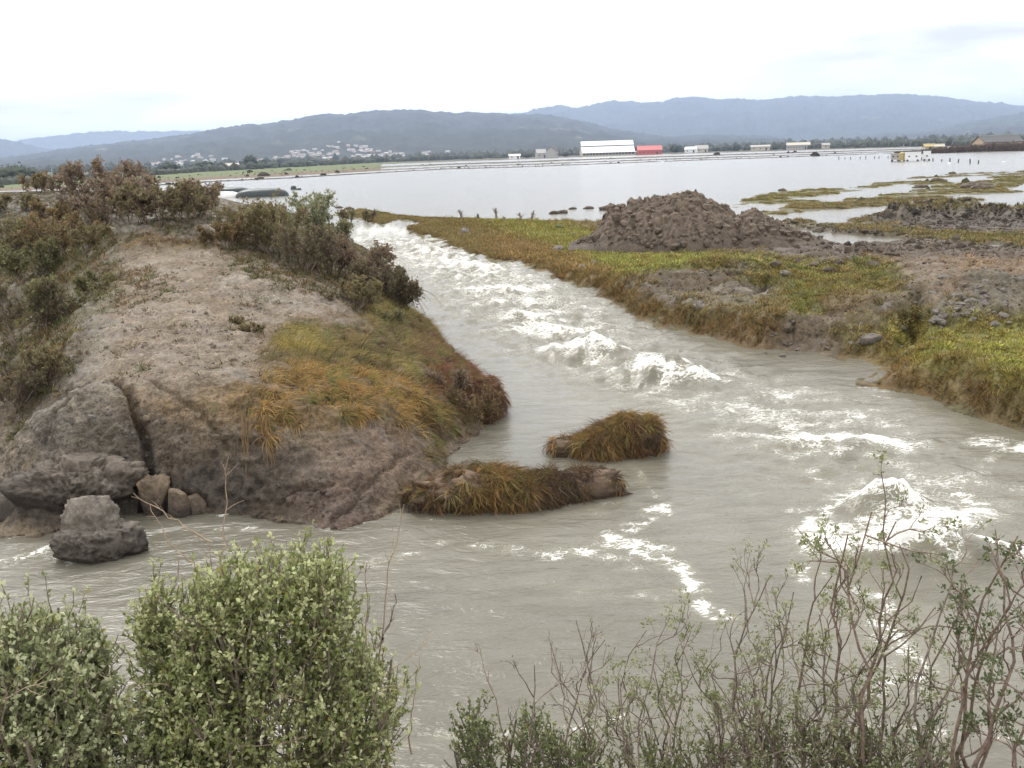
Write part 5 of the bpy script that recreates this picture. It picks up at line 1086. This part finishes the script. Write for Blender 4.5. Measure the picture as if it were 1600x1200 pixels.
# lone crooked twig and tall dry stalks
rg = np.random.default_rng(5)
def stalks(label, lines, seed, r=.003, mat=None, name='dry_stalk', cat='dry stalk'):
    rg = np.random.default_rng(seed)
    for i, (pts, D, lb) in enumerate(lines):
        P = np.array([A(x, y, D) for x, y in pts]); q = np.linspace(0, len(P) - 1, 12); p = np.stack([np.interp(q, range(len(P)), P[:, k]) for k in range(3)], 1); p += rg.normal(size=p.shape) * .004
        t = empty(name, P[0], label=lb, cat=cat); S, D_, L, _ = sprout(rg, p[None], 5, .45, .98, .5, .16, np.linalg.norm(p[-1] - p[0])); ch = grow(rg, S, D_, L, 5, .15)
        V, f_ = tubes(p[None] - P[0], r, r * .3, 5); link('stem', np_mesh('stem', V, f_), mat or M_DEAD, t); V, f_ = tubes(ch - P[0], r * .45, r * .2, 3); link('side_shoot', np_mesh('side_shoot', V, f_), mat or M_DEAD, t)
stalks('', [([(345, 900), (350, 810), (356, 715)], 3.0, 'pale forked dry stalk standing highest over the big leafy bush'), ([(330, 850), (270, 810), (208, 770)], 3.0, 'pale dry stalk leaning far to the left over the big leafy bush'), ([(300, 880), (262, 850), (235, 790)], 3.05, 'short dry stalk at the left shoulder of the big leafy bush'), ([(590, 1050), (605, 900), (630, 790)], 3.0, 'long thin dry stalk right of the big leafy bush'), ([(560, 1060), (575, 960), (570, 880)], 3.0, 'dark straight dry stalk close to the right side of the big leafy bush'), ([(800, 1200), (770, 1080), (745, 1010)], 3.1, 'thin pale stalk bending left above the small green bush'), ([(640, 1180), (645, 1110), (655, 1030)], 2.9, 'wavy dark stalk at the lower right of the big leafy bush')], 3)
stalks('', [([(590, 1010), (610, 975), (620, 930)], 2.9, 'dark forked dead branch poking out right of the big leafy bush')], 9, r=.005, mat=M_BARK, name='dead_branch', cat='dead branch')

# ------------------------------------------------------------------ driftwood stumps on the bank
for i, (x, y, h, lb) in enumerate([(722, 340, 16, 'spiky dead stump at the left of the driftwood row on the bank'), (748, 340, 10, 'short dark stump, second of the driftwood row'), (776, 339, 17, 'upright post-like stump in the middle of the driftwood row'), (790, 343, 9, 'low stump beside the upright one'), (815, 342, 13, 'dark stump fourth from the left in the driftwood row'), (830, 341, 15, 'thin dead stump at the right end of the driftwood row')]):
    b = hit(x, y + 3, right_h, 20, 120); D = math.hypot(b[0], b[1]); H = h * D / F_PX; t = empty('stump', b, label=lb, cat='stump'); rg = np.random.default_rng(300 + i)
    p = grow(rg, np.zeros((1, 3)), np.array([[rg.normal() * .2, 0, 1.0]]), [H], 7, .12); V, f_ = tubes(p, .11, .05, 7); link('trunk', np_mesh('trunk', V, f_), M_BARK, t)
    S, D_, L, _ = sprout(rg, p, 6, .1, .8, .9, .6, H); V, f_ = tubes(grow(rg, S, D_, L, 5, .2), .045, .015, 4); link('snag', np_mesh('snag', V, f_), M_BARK, t, kind='stuff')

# ------------------------------------------------------------------ things standing in the flooded fields
def flatmat(name, col, rough=.6, noise=.08, scale=1.5): return plain_mat(name, col, rough, noise, scale)
M_WHITE = flatmat('white_sheet_metal', (.82, .83, .84), .45, .04); M_REDM = flatmat('faded_red_metal', (.50, .10, .09), .6, .1); M_REDR = flatmat('pale_red_roof', (.55, .17, .16), .6, .08); M_GREYW = flatmat('weathered_boards', (.42, .40, .38)); M_DKW = flatmat('dark_opening', (.05, .05, .05)); M_TANW = flatmat('tan_boards', (.50, .38, .26)); M_DKR = flatmat('dark_roof', (.09, .09, .09)); M_YEL = flatmat('yellow_paint', (.42, .33, .14), .5); M_CREAM = flatmat('cream_wall', (.50, .46, .37)); M_POST = flatmat('old_post', (.10, .08, .065)); M_TARP = flatmat('black_plastic_sheet', (.035, .045, .045), .35); M_WTARP = flatmat('white_plastic_sheet', (.78, .76, .76), .4); M_TYRE = flatmat('tyre_rubber', (.03, .03, .03))
def bx(x0, x1, y0, y1, z0, z1):
    V = np.array([(x, y, z) for x in (x0, x1) for y in (y0, y1) for z in (z0, z1)], float); return V, np.array([[0, 1, 3, 2], [4, 6, 7, 5], [0, 4, 5, 1], [2, 3, 7, 6], [0, 2, 6, 4], [1, 5, 7, 3]])
def gable(w, d, e, r):   # walls with gable ends, long axis x
    V = np.array([(-w/2, -d/2, 0), (w/2, -d/2, 0), (w/2, d/2, 0), (-w/2, d/2, 0), (-w/2, -d/2, e), (w/2, -d/2, e), (w/2, d/2, e), (-w/2, d/2, e), (-w/2, 0, r), (w/2, 0, r)], float)
    return V, [np.array([[0, 1, 5, 4], [1, 2, 6, 5], [2, 3, 7, 6], [3, 0, 4, 7]]), np.array([[5, 6, 9], [7, 4, 8]])]
def roof2(w, d, e, r, o=.4, th=.2, x0=None):
    def slab(s):
        a = (r - e) / (d / 2); y0, z0 = 0, r + .03; y1, z1 = s * (d / 2 + o), e - a * o + .03
        V = np.array([(-w/2-o, y0, z0), (w/2+o, y0, z0), (w/2+o, y1, z1), (-w/2-o, y1, z1), (-w/2-o, y0, z0+th), (w/2+o, y0, z0+th), (w/2+o, y1, z1+th), (-w/2-o, y1, z1+th)], float); return V, np.array([[0, 1, 2, 3], [4, 5, 6, 7], [0, 1, 5, 4], [2, 3, 7, 6], [1, 2, 6, 5], [0, 3, 7, 4]])
    return join([slab(-1), slab(1)])
def building(name, label, cat, px, base_y, D, w, d, e, r, wall, roof, rz=0.0, wins=0, group=None, door=False, win_h=1.0, win_w=.9):
    p = at_dist(px, base_y, D); t = empty(name, (p[0], p[1], .1), rz - math.atan2(p[0], p[1]), label=label, cat=cat, group=group)
    V, f_ = gable(w, d, e, r); link('wall', np_mesh('wall', V, f_, False), wall, t); V, f_ = roof2(w, d, e, r); rf = link('roof', np_mesh('roof', V, f_, False), roof, t); V, f_ = bx(-w / 2 - .45, w / 2 + .45, -.22, .22, r + .18, r + .34); link('ridge_cap', np_mesh('ridge_cap', V, f_, False), M_DKR if roof is M_GREYW else M_GREYW, rf)
    if wins:
        V, f_ = bx(-win_w / 2, win_w / 2, -.06, .04, 0, win_h); me = np_mesh('window', V, f_, False); me.materials.append(M_DKW)
        for i in range(wins):
            link('window', me, None, t, ((-w / 2 + (i + .5) * w / wins), -d / 2, e * .38))
    if wins and w > 7: door = True
    if door: V, f_ = bx(-.6, .6, -.07, .05, 0, min(2.1, e * .85)); link('door', np_mesh('door', V, f_, False), M_DKW, t, (w * .3, -d / 2, 0))
    return t
# the large white barn: two-stepped roof over a low wall with a row of openings
bd = 855.0; p = at_dist(948, 243, bd); t = empty('barn', (p[0], p[1], .1), .12 - math.atan2(p[0], p[1]), label='large white barn with a long two-step white roof across the flood', cat='barn'); w, d = 43.0, 26.0
V, f_ = gable(w, d, 2.9, 10.6); link('wall', np_mesh('wall', V, f_, False), M_CREAM, t)
def slope(y0, z0, y1, z1, o=.5, th=.25):
    V = np.array([(-w/2-o, y0, z0), (w/2+o, y0, z0), (w/2+o, y1, z1), (-w/2-o, y1, z1), (-w/2-o, y0, z0+th), (w/2+o, y0, z0+th), (w/2+o, y1, z1+th), (-w/2-o, y1, z1+th)], float); return V, np.array([[0, 1, 2, 3], [4, 5, 6, 7], [0, 1, 5, 4], [2, 3, 7, 6], [1, 2, 6, 5], [0, 3, 7, 4]])
for s_ in (-1, 1):
    V, f_ = slope(0, 12.0, s_ * 5.6, 8.4); link('roof', np_mesh('roof', V, f_, False), M_WHITE, t, label='upper white roof slope'); V, f_ = slope(s_ * 5.2, 7.6, s_ * (d / 2 + .8), 2.6); link('roof', np_mesh('roof', V, f_, False), M_WHITE, t, label='lower white roof slope')
    V, f_ = slope(s_ * 5.3, 7.7, s_ * 5.35, 8.3, 0, .2); link('clerestory', np_mesh('clerestory', V, f_, False), M_DKW, t)
V, f_ = bx(-1.0, 1.0, -.08, .05, 0, 1.5); me = np_mesh('window', V, f_, False); me.materials.append(M_DKW)
for i in range(16): link('window', me, None, t, (-w / 2 + (i + .5) * w / 16, -d / 2, .9))
building('barn', 'red barn with a faded red roof right of the large white barn', 'barn', 1014, 242, 850, 20, 12, 3.6, 7.0, M_REDM, M_REDR, .15, 6, win_h=.8)
building('farmhouse', 'grey weathered farmhouse with its gable to the viewer, left of the white barn', 'house', 845, 246, 840, 8, 8, 4.0, 7.2, M_GREYW, M_GREYW, .2, 2); building('farmhouse', 'taller grey farmhouse wing beside the weathered one', 'house', 863, 245, 838, 6, 8, 5.5, 8.6, M_GREYW, M_DKR, 1.2, 2)
building('shed', 'small white shed left of the grey farmhouse', 'shed', 804, 246, 820, 9, 5, 2.6, 3.8, M_WHITE, M_WHITE, .05, 2); building('shed', 'tiny white lean-to between the white and red barns', 'shed', 991, 242.5, 850, 4, 4, 2.2, 3.0, M_WHITE, M_WHITE)
building('house', 'low white house right of the red barn', 'house', 1080, 239, 900, 10, 8, 3, 5.0, M_WHITE, M_WHITE, -.2, 2); building('house', 'low beige house behind the low white one', 'house', 1096, 238, 930, 11, 8, 3.2, 6.2, M_CREAM, M_GREYW, .1, 2); building('shed', 'beige shed among the far trees right of the low houses', 'shed', 1188, 234, 900, 16, 8, 3.2, 4.6, M_CREAM, M_GREYW, 0, 3)
building('long_shed', 'long pale shed on the far shore in the middle right', 'shed', 1247, 232, 900, 19, 10, 3.6, 5.6, M_GREYW, M_CREAM, .05, 8); building('shed', 'small pale green shed right of the long pale one', 'shed', 1290, 231, 880, 6, 5, 3, 4.5, M_CREAM, M_GREYW, .1, 1)
building('barn', 'dark-roofed barn with a tan gable behind the brown hedge at the right', 'barn', 1558, 227, 420, 14, 10, 3.0, 5.2, M_TANW, M_DKR, .45, 2); building('shed', 'small yellow shed at the left end of the brown hedge', 'shed', 1452, 228.5, 450, 4, 4, 2, 2.9, M_CREAM, M_YEL, .2, 1); building('shed', 'second small yellowish shed by the left end of the brown hedge', 'shed', 1467, 228, 450, 3.4, 3, 1.9, 2.7, M_CREAM, M_CREAM, .2, 1)
building('house', 'low yellow-roofed house at the edge of the green field', 'house', 363, 266, 700, 8.5, 6, 2.6, 4.2, M_YEL, M_CREAM, .1, 2)
# flooded yard: sheds, a yellow tank and white trailers
def trailer(px, y, D, L, H, label, body=M_WHITE, panes=2):
    p = at_dist(px, y, D); t = empty('trailer', (p[0], p[1], 0.0), -math.atan2(p[0], p[1]), label=label, cat='trailer'); V, f_ = bx(-L / 2, L / 2, -1.0, 1.0, .35, H); link('body', np_mesh('body', V, f_, False), body, t); V, f_ = bx(-L / 2 - .08, L / 2 + .08, -1.08, 1.08, H, H + .12); link('roof', np_mesh('roof', V, f_, False), body, t)
    for i in range(panes): V, f_ = bx(-.18, .18, -1.04, -.98, 0, .32); link('window', np_mesh('window', V, f_, False), M_DKW, t, (-L / 2 + (i + .6) * L / (panes + .2), 0, .95))
    for sx in (-1, 1):
        bm = bmesh.new(); bmesh.ops.create_cone(bm, cap_ends=True, segments=14, radius1=.26, radius2=.26, depth=.22, matrix=Matrix.Rotation(math.pi / 2, 4, 'X')); me = bpy.data.meshes.new('wheel'); bm.to_mesh(me); bm.free(); link('wheel', me, M_TYRE, t, (sx * L * .32, -.9, .12))
trailer(1426, 249, 262, 3.6, 2.0, 'long white trailer standing in the flooded yard right of the yellow tank'); trailer(1448, 248.5, 264, 1.7, 2.1, 'short white trailer at the right end of the flooded yard', panes=1); trailer(1399, 248, 266, 2.2, 1.7, 'low pale trailer left of the yellow tank in the flooded yard', M_GREYW, 2)
p = at_dist(1409.5, 249, 262); t = empty('tank', (p[0], p[1], 0), label='upright yellow tank in the flooded yard', cat='tank')
bm = bmesh.new(); bmesh.ops.create_cone(bm, cap_ends=True, segments=20, radius1=.75, radius2=.75, depth=1.7, matrix=Matrix.Translation((0, 0, 1.05))); me = bpy.data.meshes.new('body'); bm.to_mesh(me); bm.free(); link('body', me, M_YEL, t)
bm = bmesh.new(); bmesh.ops.create_cone(bm, cap_ends=True, segments=20, radius1=.78, radius2=.2, depth=.3, matrix=Matrix.Translation((0, 0, 2.05))); me = bpy.data.meshes.new('lid'); bm.to_mesh(me); bm.free(); link('lid', me, M_YEL, t)
for sx in (-.5, .5): V, f_ = bx(sx - .06, sx + .06, -.4, .4, -.3, .22); link('leg', np_mesh('leg', V, f_, False), M_POST, t)
for x, y, lb in ((1483, 255.5, 'white float lying on the flood water, left of another'), (1568, 254, 'white float on the flood water near the far right')):
    p = gp(x, y, 0); o = link('float', lump('float', (.38, .2, .2), int(x), 3, .05, .1), M_WHITE, None, (p[0], p[1], .05), label=lb, cat='float')
# plastic-covered feed heaps in the flood
def heap(px, y, wpx, hpx, label, mat, seed, dp=1.6, name='feed_heap'):
    p = gp(px, y, 0); D = math.hypot(p[0], p[1]); w = wpx * D / F_PX / 2; h = hpx * D / F_PX; V, F_ = ICO[5]; V = V.copy(); Q = np.sign(V) * np.abs(V) ** np.array([.55, .8, .9]); Q = Q / np.maximum(np.abs(Q).max(0), 1e-6)
    Q = Q * np.array([w, dp, h]); Q[:, 2] += .06 * fbm(Q[:, 0] * 1.2, Q[:, 1] * 1.2, seed + .0, 3); me = np_mesh(name, Q, F_, True)
    o = link(name, me, mat, None, (p[0], p[1], -.02), label=label, cat='covered heap'); o.rotation_euler[2] = -math.atan2(p[0], p[1]) + .08; return o
heap(410, 307, 78, 12, 'long heap under black plastic sheeting standing in the flood', M_TARP, 1); heap(357, 300, 62, 7, 'lower black-covered heap behind the long black one', M_TARP, 2); heap(348, 309, 52, 9, 'white-covered heap end left of the long black one', M_WTARP, 3, 1.2); heap(459, 296, 9, 6, 'small dark rounded heap alone in the flood', M_TARP, 4, .6); heap(467, 296.5, 8, 3, 'tiny low dark heap beside the small rounded one', M_TARP, 5, .4)
# fence posts standing out of the water
V, f_ = bx(-.06, .06, -.06, .06, -.6, 1.1); POST = np_mesh('fence_post', V, f_, False); POST.materials.append(M_POST)
def posts(pts, n, group, label, jit=1.0, hs=(.4, .95), D=None):
    P = np.array(pts, float)
    for i in range(n):
        q = (i + random.uniform(-.3, .3)) / max(1, n - 1) * (len(P) - 1); q = min(max(q, 0), len(P) - 1.001); k = int(q); x = P[k, 0] + (P[k + 1, 0] - P[k, 0]) * (q - k); y = P[k, 1] + (P[k + 1, 1] - P[k, 1]) * (q - k) + random.uniform(-jit, jit) * .3
        g_ = gp(x, y, 0); o = bpy.data.objects.new('fence_post', POST); COL.objects.link(o); o.location = (g_[0], g_[1], 0); s = random.uniform(*hs); o.scale = (1.6, 1.6, s); o.rotation_euler = (random.uniform(-.12, .12), random.uniform(-.12, .12), 0); tag(o, label, 'fence post', group)
posts([(690, 264.5), (760, 262.5), (850, 260)], 24, 'posts along the far shore strip', 'dark fence post in the row along the far water edge')
posts([(1310, 249), (1395, 247)], 9, 'posts left of the flooded yard', 'dark post standing in the flood left of the yellow tank'); posts([(1440, 250), (1530, 256)], 7, 'posts right of the flooded yard', 'single dark post in the flood right of the white trailers', 3); posts([(1000, 252), (1200, 246)], 16, 'posts on the strip below the barns', 'small dark post on the flooded strip below the barns', 2)
# pylons
def pylon(px, top, y, D, label):
    p = at_dist(px, y, D); tp = at_dist(px, top, D); H = tp[2]; t = empty('pylon', (p[0], p[1], 0), label=label, cat='pylon'); a = H * .09
    L = []
    for sx in (-1, 1):
        for sy in (-1, 1): L.append([(sx * a, sy * a, 0), (sx * .3, sy * .3, H)])
    V, f_ = tubes(np.array(L, float), .16, .10, 4); link('leg', np_mesh('leg', V, f_), M_GREYW, t)
    Z = []
    for k in range(7):
        z0, z1 = H * k / 7, H * (k + 1) / 7; w0, w1 = a * (1 - k / 7) + .3, a * (1 - (k + 1) / 7) + .3; Z += [[(-w0, -w0, z0), (w1, -w1, z1)], [(w0, -w0, z0), (-w1, -w1, z1)]]
    V, f_ = tubes(np.array(Z, float), .07, .07, 3); link('brace', np_mesh('brace', V, f_), M_GREYW, t)
    for z in (.72, .84, .95): V, f_ = tubes(np.array([[(-H * .12, 0, H * z), (H * .12, 0, H * z)]], float), .12, .12, 4); link('crossarm', np_mesh('crossarm', V, f_), M_GREYW, t)
pylon(1319, 204, 229, 1500, 'faint lattice pylon behind the far fields, left one'); pylon(1513, 200, 224, 1500, 'faint lattice pylon above the brown hedge, right one')

# ------------------------------------------------------------------ trees and hedges on the far plain
M_FARTREE = tint_mat('far_foliage', 'GEOMETRY', .9, .3, .4)
def crown_mesh(name, r, h, seed, n=420, tint=(.05, .06, .035), leaf=.9):
    rg = np.random.default_rng(seed); V, F_ = ICO[3]; n1 = fbm(V[:, 0] * 1.8 + seed, V[:, 1] * 1.8, V[:, 2] * 1.8, 3); B = V * np.array([r, r, h / 2]) * (.82 + .5 * n1)[:, None] + np.array([0, 0, h * .55])
    i = rg.choice(len(B), n); P = B[i] + rg.normal(size=(n, 3)) * r * .10; S, f2 = specks(rg, P, leaf, unit(V[i])); V2, f3 = join([(B, np.concatenate([F_, F_[:, 2:3]], 1))])
    t = np.concatenate([np.full((len(B), 3), 1.0) * np.array(tint), np.repeat(np.array(tint) * rg.uniform(.6, 1.7, (n, 1)), 4, 0)])
    return np_mesh(name, np.concatenate([B, S]), [F_, f2 + len(B)], False, colors={'tint': t})
def far_tree(px, y, D, h, r, label, tint, seed, group=None, trunk=True):
    p = at_dist(px, y, D); t = empty('tree', (p[0], p[1], 0.1), label=label, cat='tree', group=group); V, f_ = tubes(np.array([[(0, 0, -.3), (0.1, 0, h * .25), (.1, .1, h * .6)]], float), h * .035, h * .015, 6); link('trunk', np_mesh('trunk', V, f_), M_BARK, t); link('crown', crown_mesh('crown', r, h, seed, 380, tint, h * .10), M_FARTREE, t)
FT = [(1055, 238, 880, 7.5, 5, 'round dark tree right of the red barn'), (1119, 237, 930, 4.5, 4, 'low dark tree between the beige house and the taller round one'), (1151, 236, 930, 6, 3.8, 'round dark tree on the far shore, right of the low one'), (392, 264, 700, 9, 4.5, 'dark green tree behind the yellow-roofed house'), (410, 263, 760, 6, 4.5, 'lower dark tree right of the one behind the yellow-roofed house'), (825, 247, 850, 4, 4, 'low bushy tree left of the grey farmhouse'), (883, 245, 860, 4, 3, 'small tree between the farmhouse and the white barn'), (265, 271, 640, 6, 6, 'dark bushy tree at the field edge above the levee thicket'), (1310, 231, 900, 4, 5, 'low dark tree right of the pale green shed'), (320, 268, 640, 6, 7, 'dark rounded tree left of the yellow-roofed house'), (1208, 235, 940, 4, 5, 'low grey tree left of the long pale shed'), (20, 289, 400, 6, 7, 'dark tree clump at the far left edge of the green field'), (45, 287, 410, 5, 6, 'second dark tree clump at the left of the green field'), (100, 284, 430, 4.5, 4, 'small round tree left of the red-roofed houses')]
for i, (x, y, D, h, r, lb) in enumerate(FT): far_tree(x, y, D, h, r, lb, (.045, .055, .035), 400 + i)
# brown winter hedge at the right
p0 = at_dist(1480, 228, 400); rg = np.random.default_rng(50); t = empty('hedge', (p0[0], p0[1], 0), label='long bare brown hedge in front of the dark-roofed barn', cat='hedge'); pts = []
for x in np.linspace(1400, 1700, 900): pts.append(at_dist(x + rg.normal(), 228, 400 + rg.normal() * 2)[:2])
pts = np.array(pts); hh = np.interp(np.linspace(1400, 1700, 900), [1400, 1440, 1480, 1530, 1560, 1600, 1700], [.8, 1.2, 2.2, 2.6, 3.2, 2.6, 2.6]) * rg.uniform(.8, 1.2, 900)
base = np.concatenate([pts, np.zeros((900, 1))], 1); st = grow(rg, np.repeat(base, 5, 0), rg.normal(size=(4500, 3)) * .35 + np.array([0, 0, 1.0]), np.repeat(hh, 5) * rg.uniform(.6, 1.1, 4500), 4, .15); V, f_ = tubes(st - p0 * np.array([1, 1, 0]), .09, .05, 3)
link('stems', np_mesh('stems', V, f_, colors={'tint': np.full((len(V), 3), 1.0) * np.array((.13, .085, .06))}), M_TWIG, t, kind='stuff'); P, Dl, _, _ = pick(rg, st, 4, .1, 1.0); V, f_ = specks(rg, P - p0 * np.array([1, 1, 0]), .38, Dl); link('foliage', np_mesh('foliage', V, f_, False, colors={'tint': np.repeat(np.array((.12, .085, .055)) * rg.uniform(.6, 1.4, (len(P), 1)), 4, 0)}), M_LEAF, t, kind='stuff')
# far woods and scrub at the edge of the plain: one mass
rg = np.random.default_rng(8); parts = []; tin = []
Vi, Fi = ICO[1]
for i in range(2600):
    x = rg.uniform(-250, 1900); D = rg.uniform(1050, 2300); F_y = np.interp(x, FX, FY); dmin = 5 / max((F_y - horizon(x)) / F_PX, .002) * 1.04; D = max(D, dmin) if rg.random() < .6 else dmin * rg.uniform(1.0, 1.12)
    p = at_dist(x, horizon(x), D); h = min(rg.uniform(2.5, 8) * (1 + (D > 1300) * .6), D * rg.uniform(.002, .0055)); w = h * rg.uniform(.5, 1.3); parts.append((Vi * np.array([w, w, h]) * rg.uniform(.8, 1.2, (len(Vi), 1)) + np.array([p[0], p[1], h * .4]), Fi)); tin.append(np.full((len(Vi), 3), 1.0) * np.array((.055, .06, .045)) * rg.uniform(.6, 1.5))
V, f_ = join(parts); link('woods', np_mesh('woods', V, f_, False, colors={'tint': np.concatenate(tin)}), M_FARTREE, kind='stuff', label='mass of dark trees and scrub along the far edge of the plain')

# ------------------------------------------------------------------ the town at the foot of the hill
WALLC = [(.66, .65, .62), (.55, .53, .48), (.50, .46, .38), (.70, .70, .72), (.45, .30, .26)]; WM = [flatmat('painted_wall', c) for c in WALLC]; RM = [flatmat('house_roof', c) for c in [(.38, .36, .35), (.24, .21, .19), (.5, .48, .48), (.32, .17, .13)]]
hv = VH.reshape(-1, 3); hpx, hpy = proj(hv); 
PROTO = []
for i in range(6):
    w, d, e, r = random.uniform(9, 15), 8, random.uniform(3, 5.5), 0; r = e + random.uniform(1.4, 2.6); V, f_ = gable(w, d, e, r); a_ = np_mesh('wall', V, f_, False); a_.materials.append(WM[i % 5]); V, f_ = roof2(w, d, e, r); b_ = np_mesh('roof', V, f_, False); b_.materials.append(RM[i % 4]); PROTO.append((a_, b_))
def town(n, xr, yr, label, group, D=None, seed=0):
    rnd = random.Random(seed)
    for i in range(n):
        x = rnd.gauss((xr[0] + xr[1]) / 2, (xr[1] - xr[0]) / 3.2); x = min(max(x, xr[0]), xr[1]); y = rnd.uniform(*yr(x)) if callable(yr) else rnd.uniform(*yr)
        if D: p = at_dist(x, y, rnd.uniform(*D)); p[2] = 0.1
        else: p = hv[np.argmin((hpx - x) ** 2 + (hpy - y) ** 2)]
        t = empty('house', p, rnd.uniform(-.7, .7), label=label, cat='house', group=group); a_, b_ = rnd.choice(PROTO); link('wall', a_, None, t); link('roof', b_, None, t); s = rnd.uniform(.4, .8); t.scale = (s, s, s)
town(140, (430, 630), lambda x: (np.interp(x, [430, 520, 560, 630], [246, 226, 229, 244]), np.interp(x, [440, 620], [256, 247])), 'tiny pale house of the town on the hill foot, middle of the shore', 'houses of the town climbing the hill foot', seed=1)
town(30, (215, 330), (243, 262), 'tiny pale house at the left end of the town above the green field', 'houses at the left end of the town', seed=2); town(30, (330, 450), (250, 260), 'tiny pale house in the strip between the two parts of the town', 'houses between the two parts of the town', seed=3)
town(14, (620, 800), (240, 246), 'tiny white house on the far shore left of the farmhouse', 'houses left of the grey farmhouse', seed=4); town(6, (60, 130), (262, 274), 'tiny house far left beyond the green field', 'houses far left beyond the green field', seed=5)
0 and print('triangles', sum(sum(len(p.vertices) - 2 for p in me.polygons) if len(me.polygons) < 5000 else len(me.polygons) * 2 for me in bpy.data.meshes))
